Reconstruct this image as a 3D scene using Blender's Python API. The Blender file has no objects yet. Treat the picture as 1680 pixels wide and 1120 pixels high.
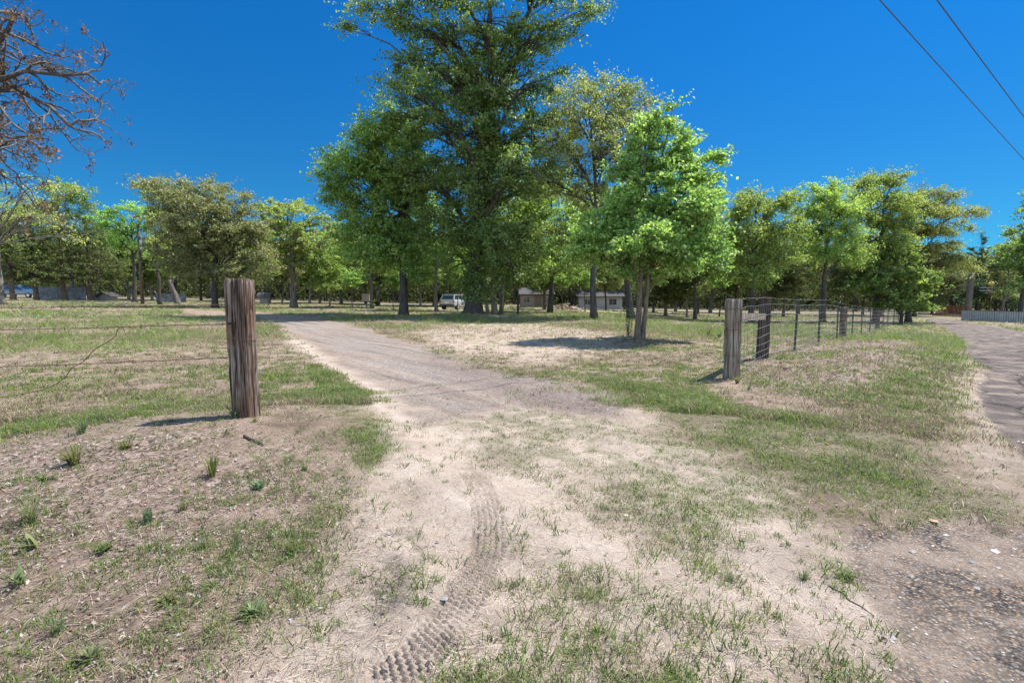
import bpy, math, random
import numpy as np
from math import radians as R, sin, cos, pi

# ------------------------------------------------------------------ camera, sky, sun
scn = bpy.context.scene
COL = scn.collection
PITCH = R(4.9); CH = 1.30
cd = bpy.data.cameras.new('camera'); cam = bpy.data.objects.new('camera', cd); COL.objects.link(cam)
cam.location = (0, 0, CH); cam.rotation_euler = (pi/2 - PITCH, 0, 0)
cd.lens = 18; cd.sensor_width = 36; cd.clip_start = 0.05; cd.clip_end = 2000
scn.camera = cam

SUN_EL, SUN_AZ = R(60), R(68)          # azimuth from +Y (view direction) towards +X
w = bpy.data.worlds.new('World'); scn.world = w; w.use_nodes = True
nt = w.node_tree; nt.nodes.clear()
wo = nt.nodes.new('ShaderNodeOutputWorld'); bg = nt.nodes.new('ShaderNodeBackground')
sky = nt.nodes.new('ShaderNodeTexSky'); sky.sky_type = 'NISHITA'; sky.sun_disc = False
sky.sun_elevation = SUN_EL; sky.sun_rotation = SUN_AZ
sky.air_density = 1.0; sky.dust_density = 0.0; sky.ozone_density = 3.0; sky.altitude = 300
# clear deep blue spring sky low in front, brightened overhead and behind as added fill light; fixed in the world
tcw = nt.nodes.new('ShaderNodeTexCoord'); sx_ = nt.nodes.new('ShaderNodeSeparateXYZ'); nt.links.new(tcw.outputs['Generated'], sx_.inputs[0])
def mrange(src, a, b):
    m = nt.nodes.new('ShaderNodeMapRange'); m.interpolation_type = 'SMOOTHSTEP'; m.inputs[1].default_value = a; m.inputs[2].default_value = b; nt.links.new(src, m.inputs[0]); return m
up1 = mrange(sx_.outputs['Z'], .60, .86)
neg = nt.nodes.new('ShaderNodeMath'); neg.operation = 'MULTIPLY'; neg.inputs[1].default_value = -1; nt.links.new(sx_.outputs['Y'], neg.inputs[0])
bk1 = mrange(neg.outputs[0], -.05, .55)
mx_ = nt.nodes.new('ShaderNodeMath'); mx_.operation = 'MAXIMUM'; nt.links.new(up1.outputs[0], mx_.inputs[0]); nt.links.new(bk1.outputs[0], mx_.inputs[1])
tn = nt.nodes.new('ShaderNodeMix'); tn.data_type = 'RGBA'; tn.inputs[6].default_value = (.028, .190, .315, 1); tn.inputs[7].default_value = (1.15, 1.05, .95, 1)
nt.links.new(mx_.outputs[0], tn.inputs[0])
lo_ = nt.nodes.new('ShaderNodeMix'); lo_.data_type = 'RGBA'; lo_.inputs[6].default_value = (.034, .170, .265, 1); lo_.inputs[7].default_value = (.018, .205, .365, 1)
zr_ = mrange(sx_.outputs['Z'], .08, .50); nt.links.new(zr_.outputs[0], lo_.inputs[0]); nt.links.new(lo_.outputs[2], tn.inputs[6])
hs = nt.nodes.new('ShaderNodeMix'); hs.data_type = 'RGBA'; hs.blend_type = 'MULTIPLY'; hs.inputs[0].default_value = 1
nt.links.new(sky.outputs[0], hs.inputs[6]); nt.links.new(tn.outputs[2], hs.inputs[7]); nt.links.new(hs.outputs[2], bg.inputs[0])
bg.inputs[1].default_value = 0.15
nt.links.new(bg.outputs[0], wo.inputs[0])
sd = bpy.data.lights.new('sun', 'SUN'); sd.energy = 3.5; sd.angle = R(0.55); sd.color = (1, .965, .92)
so = bpy.data.objects.new('sun', sd); COL.objects.link(so)
so.rotation_euler = (pi/2 - SUN_EL, 0, pi - SUN_AZ)   # lamp stands at azimuth SUN_AZ and shines back
scn.view_settings.view_transform = 'Standard'; scn.view_settings.look = 'None'
scn.view_settings.exposure = 1.40; scn.view_settings.gamma = 1
scn.render.engine = 'CYCLES'
scn.cycles.max_bounces = 6; scn.cycles.transmission_bounces = 4; scn.cycles.diffuse_bounces = 3

# ------------------------------------------------------------------ noise / projection helpers
def _h(ix, iy, s):
    n = (ix.astype(np.int64)*374761393 + iy.astype(np.int64)*668265263 + s*974711) & 0xffffffff
    n = ((n ^ (n >> 13))*1274126177) & 0xffffffff
    n = (n ^ (n >> 16)) & 0xffffffff
    return n/4294967295.0
def vn(x, y, s=0):
    xi = np.floor(x); yi = np.floor(y); fx = x-xi; fy = y-yi
    fx = fx*fx*(3-2*fx); fy = fy*fy*(3-2*fy)
    a = _h(xi, yi, s); b = _h(xi+1, yi, s); c = _h(xi, yi+1, s); d = _h(xi+1, yi+1, s)
    return (a*(1-fx)+b*fx)*(1-fy)+(c*(1-fx)+d*fx)*fy
def fbm(x, y, s=0, o=4, g=.5):
    t = 0; a = 1; n = 0
    for k in range(o):
        t = t+a*vn(x*2**k+17.3*k, y*2**k+5.1*k, s+k); n += a; a *= g
    return t/n
def ss(a, b, x):
    t = np.clip((x-a)/(b-a), 0, 1); return t*t*(3-2*t)

def gauss(x, y, cx, cy, rx, ry, a=0):
    c, s = cos(a), sin(a); u = (x-cx)*c+(y-cy)*s; v = -(x-cx)*s+(y-cy)*c
    return np.exp(-(u/rx)**2-(v/ry)**2)
def terrain(x, y):
    """large shapes of the land, metres"""
    x = np.asarray(x, float); y = np.asarray(y, float)
    yy = np.maximum(y, 0)
    z = 0.022*np.maximum(-x-6, 0)*ss(8, 40, yy)
    z = np.minimum(z, 1.9)
    zr = -0.037*np.maximum(x-4, 0)*ss(8, 25, yy)
    zr = -1.35*np.tanh(-zr/1.35)
    z = z+zr
    z = z+.17*gauss(x, y, -2.6, 4.6, 2.2, 1.5)+.05*gauss(x, y, -3.0, 2.4, 1.6, 1.6)
    z = z+.20*gauss(x, y, 6.9, 9.6, 3.2, .9, R(50))+.10*gauss(x, y, 12.5, 16.5, 5.5, 1.2, R(48))
    z = z+.30*gauss(x, y, -2.6, 31.2, 4.5, 2.6)
    z = z+.09*(fbm(x*.22, y*.22, 3, 2)-.5)*ss(6, 14, np.hypot(x, y))
    z = z+.035*(fbm(x*.9, y*.9, 5, 2)-.5)
    return z
def T(x, y): return float(terrain(np.array([x]), np.array([y]))[0])
FW = (0, cos(PITCH), -sin(PITCH)); UP = (0, sin(PITCH), cos(PITCH))
def ray(px, py):
    a = (px-840)/840; b = (560-py)/840
    return np.array([a, FW[1]+b*UP[1], FW[2]+b*UP[2]])
def G(px, py):
    """where the photo's pixel meets the land"""
    d = ray(px, py); t = 1.0; 
    while t < 260:
        p = d*t
        if CH+p[2] < T(p[0], p[1]): break
        t *= 1.012
    lo, hi = t/1.012, t
    for _ in range(14):
        m = (lo+hi)/2; p = d*m
        if CH+p[2] < T(p[0], p[1]): hi = m
        else: lo = m
    return (d[0]*lo, d[1]*lo)
def GX(px, y):
    a = (px-840)/840; x = a*y
    for _ in range(4): x = a*(y*cos(PITCH)-(T(x, y)-CH)*sin(PITCH))
    return x
def ZH(py, y):
    b = (560-py)/840
    return CH+y*(b*cos(PITCH)-sin(PITCH))/(cos(PITCH)+b*sin(PITCH))

def poly_mask(x, y, pts, soft, wob=0.0, ws=1.0, seed=0):
    """soft inside-ness of a plan polygon (world metres) with a ragged edge"""
    if wob:
        x = x+wob*2*(fbm(x*ws, y*ws, seed+40, 4, .6)-.5); y = y+wob*2*(fbm(x*ws+31, y*ws+7, seed+50, 4, .6)-.5)
    P = np.array(pts, float); n = len(P)
    pad = soft*2+wob
    m = (x > P[:, 0].min()-pad) & (x < P[:, 0].max()+pad) & (y > P[:, 1].min()-pad) & (y < P[:, 1].max()+pad)
    out = np.zeros(x.shape); xs = x[m]; ys = y[m]
    if xs.size == 0: return out
    ins = np.zeros(xs.shape, bool); dd = np.full(xs.shape, 1e9)
    for i in range(n):
        ax, ay = P[i]; bx, by = P[(i+1) % n]
        if ay != by:
            c = ((ay > ys) != (by > ys)) & (xs < (bx-ax)*(ys-ay)/(by-ay)+ax); ins ^= c
        ex, ey = bx-ax, by-ay; l = ex*ex+ey*ey+1e-12
        t = np.clip(((xs-ax)*ex+(ys-ay)*ey)/l, 0, 1)
        dd = np.minimum(dd, np.hypot(xs-ax-t*ex, ys-ay-t*ey))
    sdv = np.where(ins, dd, -dd)
    out[m] = ss(-soft, soft, sdv); return out
def W(*px): return [G(a, b) for a, b in px]

# ------------------------------------------------------------------ mesh helpers
class MB:
    def __init__(s): s.v = []; s.f = {3: [], 4: []}; s.m = {3: [], 4: []}; s.n = 0; s.c = []
    def add(s, v, f, mi=0, col=None):
        v = np.asarray(v, float).reshape(-1, 3); f = np.asarray(f, int)
        k = f.shape[1]; s.f[k].append(f+s.n); s.m[k].append(np.full(len(f), mi)); s.v.append(v); s.n += len(v)
        if col is not None: s.c.append(np.broadcast_to(np.asarray(col, float), (len(v), 3)))
        return s
    def box(s, x0, x1, y0, y1, z0, z1, mi=0):
        v = [(x, y, z) for z in (z0, z1) for x, y in ((x0, y0), (x1, y0), (x1, y1), (x0, y1))]
        return s.add(v, [(3, 2, 1, 0), (4, 5, 6, 7), (0, 1, 5, 4), (1, 2, 6, 5), (2, 3, 7, 6), (3, 0, 4, 7)], mi)
    def tube(s, pts, rad, n=6, mi=0, cap=True, col=None, a0=0):
        P = np.asarray(pts, float); m = len(P); rad = np.broadcast_to(rad, (m,))
        d = np.gradient(P, axis=0); d /= np.linalg.norm(d, axis=1)[:, None]+1e-9
        ref = np.array([0., 0, 1]) if abs(d[:, 2]).mean() < .75 else np.array([1., 0, 0])
        u = np.cross(d, ref); u /= np.linalg.norm(u, axis=1)[:, None]+1e-9; v = np.cross(d, u)
        a = a0+np.arange(n)*2*pi/n
        V = P[:, None]+rad[:, None, None]*(np.cos(a)[None, :, None]*u[:, None]+np.sin(a)[None, :, None]*v[:, None])
        i = np.arange(m-1)[:, None]*n; j = np.arange(n)[None]; k = (j+1) % n
        F = np.stack([i+j, i+k, i+n+k, i+n+j], -1).reshape(-1, 4)
        s.add(V.reshape(-1, 3), F, mi, col)
        if cap:
            b = s.n-m*n
            for base, flip in ((b, 1), (b+(m-1)*n, 0)):
                if n == 4: s.f[4].append(np.array([[base+q for q in range(4)]])[:, ::(-1 if flip else 1)]); s.m[4].append(np.array([mi]))
                else:
                    t = np.array([[base, base+q, base+q+1] for q in range(1, n-1)])
                    s.f[3].append(t[:, ::-1] if flip else t); s.m[3].append(np.full(len(t), mi))
        return s
    def build(s, name, mats, parent=None, smooth=False, loc=None):
        me = bpy.data.meshes.new(name)
        V = np.concatenate(s.v) if s.v else np.zeros((0, 3))
        f3 = np.concatenate(s.f[3]) if s.f[3] else np.zeros((0, 3), int)
        f4 = np.concatenate(s.f[4]) if s.f[4] else np.zeros((0, 4), int)
        me.vertices.add(len(V)); me.vertices.foreach_set('co', V.ravel().astype(np.float32))
        li = np.concatenate([f3.ravel(), f4.ravel()]); me.loops.add(len(li)); me.loops.foreach_set('vertex_index', li.astype(np.int32))
        st = np.concatenate([np.arange(len(f3))*3, len(f3)*3+np.arange(len(f4))*4])
        me.polygons.add(len(st)); me.polygons.foreach_set('loop_start', st.astype(np.int32))
        mi = np.concatenate((s.m[3] or [np.zeros(0)])+(s.m[4] or [np.zeros(0)]))
        me.polygons.foreach_set('material_index', mi.astype(np.int32))
        me.polygons.foreach_set('use_smooth', np.full(len(st), smooth))
        if s.c:
            C = np.concatenate(s.c); at = me.attributes.new('tint', 'FLOAT_COLOR', 'POINT')
            at.data.foreach_set('color', np.concatenate([C, np.ones((len(C), 1))], 1).ravel().astype(np.float32))
        me.update(calc_edges=True); me.validate()
        for m in (mats if isinstance(mats, (list, tuple)) else [mats]): me.materials.append(m)
        o = bpy.data.objects.new(name, me); COL.objects.link(o)
        if parent is not None: o.parent = parent
        if loc is not None: o.location = loc
        return o
def tag(o, label=None, cat=None, group=None, kind=None):
    for k, v in (('label', label), ('category', cat), ('group', group), ('kind', kind)):
        if v: o[k] = v
    return o
def thing(name, loc, label, cat, group=None, rz=0):
    o = bpy.data.objects.new(name, None); COL.objects.link(o); o.location = loc; o.rotation_euler = (0, 0, rz)
    o.empty_display_size = .2
    return tag(o, label, cat, group)

# ------------------------------------------------------------------ materials
class NT:
    def __init__(s, name):
        s.m = bpy.data.materials.new(name); s.m.use_nodes = True; s.t = s.m.node_tree; s.t.nodes.clear()
        s.out = s.n('ShaderNodeOutputMaterial'); s.p = s.n('ShaderNodeBsdfPrincipled'); s.l(s.p, 0, s.out, 0)
    def n(s, ty, **kw):
        x = s.t.nodes.new(ty)
        for k, v in kw.items():
            if k in x.inputs and not hasattr(x, k): x.inputs[k].default_value = v
            else:
                try: setattr(x, k, v)
                except Exception: x.inputs[k].default_value = v
        return x
    def l(s, a, ao, b, bi): s.t.links.new(a.outputs[ao], b.inputs[bi])
    def coord(s, scale=(1, 1, 1), which='Object'):
        tc = s.n('ShaderNodeTexCoord'); mp = s.n('ShaderNodeMapping'); mp.inputs['Scale'].default_value = scale
        s.l(tc, which, mp, 0); return mp
    def noise(s, vec, scale, detail=6, rough=.6, dist=0):
        x = s.n('ShaderNodeTexNoise'); x.inputs['Scale'].default_value = scale; x.inputs['Detail'].default_value = detail
        x.inputs['Roughness'].default_value = rough; x.inputs['Distortion'].default_value = dist; s.l(vec, 0, x, 'Vector'); return x
    def ramp(s, src, so, stops):
        x = s.n('ShaderNodeValToRGB'); e = x.color_ramp.elements
        while len(e) < len(stops): e.new(.5)
        for k, (p, c) in enumerate(stops): e[k].position = p; e[k].color = (*c, 1) if len(c) == 3 else c
        s.l(src, so, x, 0); return x
    def mix(s, fac, a, b, bt='MIX'):
        x = s.n('ShaderNodeMix', data_type='RGBA', blend_type=bt)
        for v, i in ((fac, 0), (a, 6), (b, 7)):
            if isinstance(v, tuple) and len(v) == 2: s.l(v[0], v[1], x, i)
            elif isinstance(v, tuple): x.inputs[i].default_value = (*v, 1)
            else: x.inputs[i].default_value = v
        return x
    def math(s, op, a, b=None, clamp=False):
        x = s.n('ShaderNodeMath', operation=op); x.use_clamp = clamp
        for i, v in ((0, a), (1, b)):
            if v is None: continue
            if isinstance(v, tuple): s.l(v[0], v[1], x, i)
            else: x.inputs[i].default_value = v
        return x
    def bump(s, src, so, dist, strength=1, prev=None):
        b = s.n('ShaderNodeBump'); b.inputs['Distance'].default_value = dist; b.inputs['Strength'].default_value = strength
        s.l(src, so, b, 'Height')
        if prev: s.l(prev, 0, b, 'Normal')
        return b

def simple(name, col, rough=.7, var=.25, scale=6, metal=0, stretch=(1, 1, 1), bump=.002):
    k = NT(name); v = k.coord(stretch); n = k.noise(v, scale, 6)
    r = k.ramp(n, 0, [(.3, tuple(c*(1-var) for c in col)), (.7, tuple(min(1, c*(1+var)) for c in col))])
    k.l(r, 0, k.p, 'Base Color'); k.p.inputs['Roughness'].default_value = rough; k.p.inputs['Metallic'].default_value = metal
    if bump: b = k.bump(n, 0, bump); k.l(b, 0, k.p, 'Normal')
    return k.m

def leaf_mat(name, dark, mid, light, trans=.35, rough=.42, spec=.5, rare=None):
    k = NT(name); g = k.n('ShaderNodeNewGeometry'); oi = k.n('ShaderNodeObjectInfo')
    st = [(0, dark), (.45, mid), (.9, light)]
    if rare: st.append((.965, rare))
    r = k.ramp(g, 'Random Per Island', st)
    tc = k.coord((1, 1, 1)); n = k.noise(tc, .55, 3)
    rn = k.ramp(n, 0, [(.35, (.75, .8, .75)), (.65, (1.22, 1.15, 1.05))])
    m1 = k.mix(1.0, (r, 0), (rn, 0), 'MULTIPLY')
    h = k.n('ShaderNodeHueSaturation'); 
    mr = k.n('ShaderNodeMapRange'); k.l(oi, 'Random', mr, 0); mr.inputs[3].default_value = .492; mr.inputs[4].default_value = .518
    k.l(mr, 0, h, 'Hue')
    mr2 = k.n('ShaderNodeMapRange'); k.l(oi, 'Random', mr2, 0); mr2.inputs[3].default_value = .72; mr2.inputs[4].default_value = 1.22
    k.l(mr2, 0, h, 'Value'); k.l(m1, 2, h, 'Color')
    k.l(h, 0, k.p, 'Base Color'); k.p.inputs['Roughness'].default_value = rough
    k.p.inputs['Specular IOR Level'].default_value = spec
    tr = k.n('ShaderNodeBsdfTranslucent'); br = k.mix(1.0, (h, 0), (1.35, 1.45, .7), 'MULTIPLY'); k.l(br, 2, tr, 0)
    ms = k.n('ShaderNodeMixShader'); ms.inputs[0].default_value = trans
    k.l(k.p, 0, ms, 1); k.l(tr, 0, ms, 2); k.l(ms, 0, k.out, 0)
    return k.m
def bark_mat(name, dark, light, scale=9):
    k = NT(name); v = k.coord((1, 1, .22)); n = k.noise(v, scale, 8, .7, .6)
    r = k.ramp(n, 0, [(.34, dark), (.62, light)]); k.l(r, 0, k.p, 'Base Color'); k.p.inputs['Roughness'].default_value = .9
    b = k.bump(n, 0, .03); k.l(b, 0, k.p, 'Normal'); return k.m
def tint_mat(name, trans=.3, rough=.55):
    k = NT(name); a = k.n('ShaderNodeAttribute', attribute_name='tint')
    k.l(a, 'Color', k.p, 'Base Color'); k.p.inputs['Roughness'].default_value = rough; k.p.inputs['Specular IOR Level'].default_value = .3
    tr = k.n('ShaderNodeBsdfTranslucent'); k.l(a, 'Color', tr, 0); ms = k.n('ShaderNodeMixShader'); ms.inputs[0].default_value = trans
    k.l(k.p, 0, ms, 1); k.l(tr, 0, ms, 2); k.l(ms, 0, k.out, 0); return k.m

M = {}
M['leaf_gum'] = leaf_mat('sweetgum_leaf', (.115, .19, .05), (.22, .33, .10), (.42, .52, .23), .48, .42, .45)
M['leaf_big'] = leaf_mat('dark_glossy_leaf', (.10, .175, .05), (.19, .30, .085), (.37, .47, .21), .5, .45, .45)
M['leaf_mid'] = leaf_mat('bright_leaf', (.12, .205, .05), (.22, .34, .09), (.40, .50, .20), .48, .45, .4)
M['leaf_oak'] = leaf_mat('spring_oak_leaf', (.15, .21, .05), (.27, .37, .10), (.42, .49, .20), .48, .5, .4, (.38, .30, .17))
M['leaf_live'] = leaf_mat('pale_oak_leaf', (.17, .19, .085), (.29, .31, .15), (.44, .45, .26), .42, .45)
M['leaf_rust'] = leaf_mat('rusty_oak_leaf', (.16, .19, .06), (.28, .33, .12), (.43, .45, .21), .46, .5, .4, (.38, .27, .16))
M['leaf_olive'] = leaf_mat('olive_leaf', (.14, .165, .065), (.25, .28, .12), (.42, .43, .22), .46, .45, .4)
M['leaf_cedar'] = leaf_mat('cedar_spray', (.05, .068, .028), (.11, .135, .05), (.22, .24, .09), .28, .6, .25)
M['leaf_far'] = leaf_mat('far_leaf', (.04, .06, .022), (.11, .15, .045), (.24, .27, .10), .28, .6, .2)  # far leaves darkened, the treeline's deep shade is in the colour
M['leaf_back'] = leaf_mat('shaded_row_leaf', (.08, .125, .035), (.165, .235, .065), (.30, .36, .14), .4, .5, .3)  # shade of the back rows is put into these darker leaf colours
M['leaf_pine'] = leaf_mat('pine_spray', (.04, .06, .03), (.08, .11, .06), (.15, .19, .10), .25, .6, .25)
M['leaf_brown'] = leaf_mat('dead_leaf', (.07, .04, .03), (.15, .085, .06), (.26, .17, .13), .2, .7, .2)
M['leaf_yellow'] = leaf_mat('young_leaf', (.24, .27, .07), (.38, .40, .14), (.52, .52, .24), .48, .5, .3)
M['bark_dark'] = bark_mat('dark_bark', (.018, .015, .013), (.085, .07, .058))
M['bark_grey'] = bark_mat('grey_bark', (.05, .042, .037), (.24, .205, .175))
M['bark_limb'] = bark_mat('grey_brown_limb_bark', (.035, .03, .028), (.15, .125, .11))
M['bark_pale'] = bark_mat('pale_bark', (.05, .036, .027), (.21, .16, .12), 22)
M['bark_red'] = bark_mat('red_brown_bark', (.045, .03, .023), (.17, .115, .085))

# ------------------------------------------------------------------ the land
EDGE_L = W((1514, 523), (1546, 534), (1576, 556), (1584, 580), (1622, 606), (1604, 640), (1628, 695), (1672, 752))
ROAD = EDGE_L+[(4.35, 3.75), (3.7, 3.1), (2.75, 2.78)]+W((1590, 838), (1500, 852), (1385, 862), (1375, 900), (1405, 960), (1440, 1010), (1445, 1060), (1415, 1118))+[(.75, 1.2), (-.2, .1), (-4, -4), (-2.5, -9), (8, -6), (14, 3), (22, 13.5), (30, 25.5)]+W((1680, 545), (1640, 536.5), (1578, 526.5), (1530, 521.5))
DRIVE = W((300, 514), (430, 521), (455, 532), (490, 572), (540, 606), (590, 645), (622, 690), (618, 740), (600, 800), (565, 900), (490, 1000), (340, 1118)) + \
        [(-1.2, .9), (-.2, .1), (1.0, 1.2)]+W((1418, 1118), (1430, 1000), (1380, 880), (1310, 830), (1180, 770), (1080, 712), (1035, 672), (985, 648), (900, 626), (800, 606), (700, 573), (620, 544), (560, 530), (520, 522), (430, 513), (300, 507))
GRAVEL = W((440, 526), (560, 530), (620, 545), (700, 573), (800, 606), (900, 626), (985, 648), (1030, 668), (1000, 684), (880, 668), (770, 676), (700, 690), (655, 660), (600, 618), (530, 575))
SANDL = W((450, 532), (500, 560), (560, 600), (640, 640), (700, 700), (640, 760), (700, 860), (640, 1118), (330, 1118), (490, 1000), (565, 900), (600, 800), (618, 740), (622, 690), (590, 645), (540, 606), (490, 572))
BROWN = W((1000, 650), (1035, 672), (1000, 684), (900, 670), (760, 625), (690, 585), (720, 580), (860, 618))
G_STRIP = W((950, 612), (1040, 620), (1140, 648), (1300, 680), (1480, 720), (1560, 765), (1665, 835), (1600, 862), (1480, 858), (1390, 800), (1240, 760), (1120, 710), (1030, 658))
G_STRIP2 = W((1120, 690), (1230, 700), (1440, 760), (1520, 800), (1460, 850), (1380, 815), (1250, 775))
G_LEFT = W((500, 592), (560, 615), (600, 648), (625, 700), (630, 740), (600, 770), (565, 730), (525, 660))
G_MOUTH = W((720, 690), (860, 668), (1000, 690), (1110, 700), (1250, 765), (1360, 835), (1200, 850), (1120, 880), (1010, 830), (900, 800), (780, 765))
G_MOUTH2 = W((900, 800), (1120, 830), (1150, 900), (1080, 910), (980, 870))
G_LOW = W((900, 960), (1010, 930), (1180, 1000), (1260, 1118), (830, 1118))
BANK = W((1215, 612), (1290, 575), (1450, 534), (1560, 534), (1590, 560), (1600, 610), (1560, 660), (1545, 720), (1450, 695), (1330, 655), (1240, 640))
LITTER_R = W((1205, 625), (1260, 590), (1330, 566), (1400, 556), (1500, 560), (1450, 625), (1370, 660), (1250, 650))
DIRT_R = W((1180, 620), (1330, 640), (1420, 665), (1380, 690), (1240, 680), (1150, 650))
MOUND_L = W((60, 700), (260, 690), (480, 680), (570, 760), (600, 830), (540, 940), (420, 1040), (200, 1118), (-200, 1118), (-100, 800))
SHOULDER = W((1535, 575), (1600, 585), (1630, 640), (1672, 740), (1680, 800), (1620, 830), (1580, 760), (1550, 700), (1545, 620))
TREEDIRT = W((660, 545), (740, 532), (880, 530), (1010, 545), (1000, 570), (900, 600), (820, 600), (720, 565))
STAIN = W((640, 880), (690, 870), (690, 930), (660, 1010), (620, 1020), (625, 950))
FARPATH = W((470, 503), (700, 505), (860, 502), (1000, 508), (1180, 507), (1180, 512), (1000, 513), (860, 507), (700, 511), (500, 509))
TRACK = W((770, 772), (790, 800), (803, 850), (800, 900), (772, 960), (740, 1020), (690, 1080), (630, 1118))
def line_coord(x, y, L):
    best = np.full(x.shape, 1e9); s = np.zeros(x.shape); t = np.zeros(x.shape); acc = 0
    for i in range(len(L)-1):
        ax, ay = L[i]; bx, by = L[i+1]; l = math.hypot(bx-ax, by-ay); ux, uy = (bx-ax)/l, (by-ay)/l
        q = np.clip((x-ax)*ux+(y-ay)*uy, 0, l); d = np.hypot(x-ax-q*ux, y-ay-q*uy)
        sg = np.sign((x-ax)*uy-(y-ay)*ux); m = d < best
        best = np.where(m, d, best); s = np.where(m, acc+q, s); t = np.where(m, d*sg, t); acc += l
    return s, t, acc
def zones(x, y):
    r = np.hypot(x, y); z = {}
    z['road'] = poly_mask(x, y, ROAD, .05, .10, 1.6, 1)
    z['drive'] = poly_mask(x, y, DRIVE, .25, .42, 1.9, 2)
    z['gravel'] = poly_mask(x, y, GRAVEL, .5, .55, 1.2, 3)*(1-.35*ss(.4, .7, fbm(x*.7, y*.7, 91, 3)))
    z['sandl'] = poly_mask(x, y, SANDL, .25, .2, 1.2, 4)
    z['brown'] = poly_mask(x, y, BROWN, .3, .2, 1.2, 5)
    pn = fbm(x*1.9, y*1.9, 11, 4, .65); pf = fbm(x*5.5, y*5.5, 13, 3, .6); pl = fbm(x*.33, y*.33, 17, 4)
    z['pn'] = pn; z['pl'] = pl
    g = np.zeros(x.shape)
    far = ss(14, 24, r)
    field = (1-z['drive'])*(1-z['road'])
    patch = ss(.34, .62, .3*pn+.5*pf+.2*pl)
    g = field*(.07+.42*patch)*(.30+.70*ss(3.6, 6.5, r))
    g = g*(1-far)+far*field*(.35+.65*ss(.35, .6, pl))
    ml = poly_mask(x, y, MOUND_L, .7, 1.1, 1.1, 6); g = g*(1-.8*ml)+.10*ml*ss(.46, .60, pf)+.03*ml
    td = poly_mask(x, y, TREEDIRT, .9, .8, .5, 7); g *= 1-.75*td
    dr = poly_mask(x, y, DIRT_R, .25, .25, 1.1, 8); g *= 1-.7*dr
    sh = poly_mask(x, y, SHOULDER, .3, .3, 1.1, 9); g *= 1-.8*sh
    bk = poly_mask(x, y, BANK, .3, .2, 1, 10); g = np.maximum(g, bk*(.45+.5*ss(.4, .6, pf)))
    for P, a, sf, wb, sdd in ((G_STRIP, .95, .22, .22, 21), (G_STRIP2, 1.0, .12, .2, 22), (G_LEFT, 1.0, .15, .15, 23)):
        g = np.maximum(g, a*poly_mask(x, y, P, sf, wb, 1.6, sdd)*(.55+.45*ss(.3, .5, pn)))
    mo = np.maximum(poly_mask(x, y, G_MOUTH, .3, .28, 1.8, 24), .6*poly_mask(x, y, G_MOUTH2, .2, .2, 1.8, 25))
    mo = np.maximum(mo, .13*poly_mask(x, y, G_LOW, .25, .2, 1.8, 26))
    mo = .62*mo*(.15+.85*ss(.38, .58, .45*pn+.55*pf))
    mouthall = z['drive']*(1-z['gravel'])*(r < 8)
    mo = np.maximum(mo, mouthall*.22*ss(.56, .68, .55*pn+.45*pf))
    g = np.maximum(g, mo); z['mo'] = mo
    g *= 1-z['road']; g *= 1-.8*ss(.16, .09, np.abs(line_coord(x, y, TRACK)[1]))
    z['green'] = g
    lit = poly_mask(x, y, LITTER_R, .3, .25, 1, 30)*ss(.28, .5, pf); z['green'] = g = g*(1-.7*lit)
    z['litter'] = np.maximum(lit, ml*(.38+.55*ss(.4, .62, .5*pl+.5*pn)))
    z['ml'] = ml; z['td'] = td; z['sh'] = sh; z['bk'] = bk
    z['stain'] = poly_mask(x, y, STAIN, .06, .08, 6, 31)*ss(.3, .6, pf)+.5*poly_mask(x, y, FARPATH, .6, .6, .4, 33)*0
    z['path'] = poly_mask(x, y, FARPATH, .8, .8, .3, 32)
    z['dry'] = np.clip(ss(.42, .62, fbm(x*.55+9, y*.55, 71, 4))+.5*td-.1*bk, 0, 1)
    s, t, L = line_coord(x, y, TRACK)
    z['ts'] = s; z['tt'] = t; z['track'] = (np.abs(t) < .12+.015*np.sin(s*9))*(s > .02)*(s < L-.01)
    z['tsoft'] = ss(.105, .07, np.abs(t))*ss(.0, .15, s)*(.6+.4*ss(.30, .52, fbm(x*5, y*5, 77, 4)))
    z['sand'] = np.clip(np.maximum(z['sandl'], mouthall*.9)+.5*z['sh']+.55*td*(1-z['drive']), 0, 1)
    return z
def micro(x, y, z):
    r = np.hypot(x, y)
    nf = np.clip(3/np.maximum(r, .5), 0, 1)
    h = .030*(fbm(x*3.2, y*3.2, 61, 5, .62)-.5)+.016*(fbm(x*14, y*14, 62, 3, .65)-.5)*(1-.7*z['road'])*(1-.45*z['sand'])
    h = h+.015*z['litter']*(fbm(x*22, y*22, 63, 3, .7)-.5)
    # tyre tread pressed in the sand, three staggered rows of lugs
    s, t = z['ts'], z['tt']
    t2 = t+.010*(fbm(x*12, y*12, 78, 2)-.5); row = np.floor((t2+.10)/.033); u = ((t2+.10)/.033) % 1; v = (s/.031+.5*(row % 2)+.9*(fbm(x*7, y*7, 79, 3)-.5)) % 1
    lug = ss(.02, .14, u)*ss(1.0, .86, u)*ss(.10, .22, v)*ss(.62, .45, v)*(.45+.9*fbm(x*11, y*11, 80, 3))
    h = h+z['tsoft']*(.025*lug-.014)
    h = h-.035*z['road']-.012*z['gravel']
    # shallow wheel ruts along the drive
    gx = .034*np.sin((x*.78+y*.62)*7+2*vn(x*.7, y*.7, 5))*z['drive']*(1-z['gravel']*.4)*(.5+vn(x*.8, y*.8, 6))*.35
    return h+gx

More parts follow.
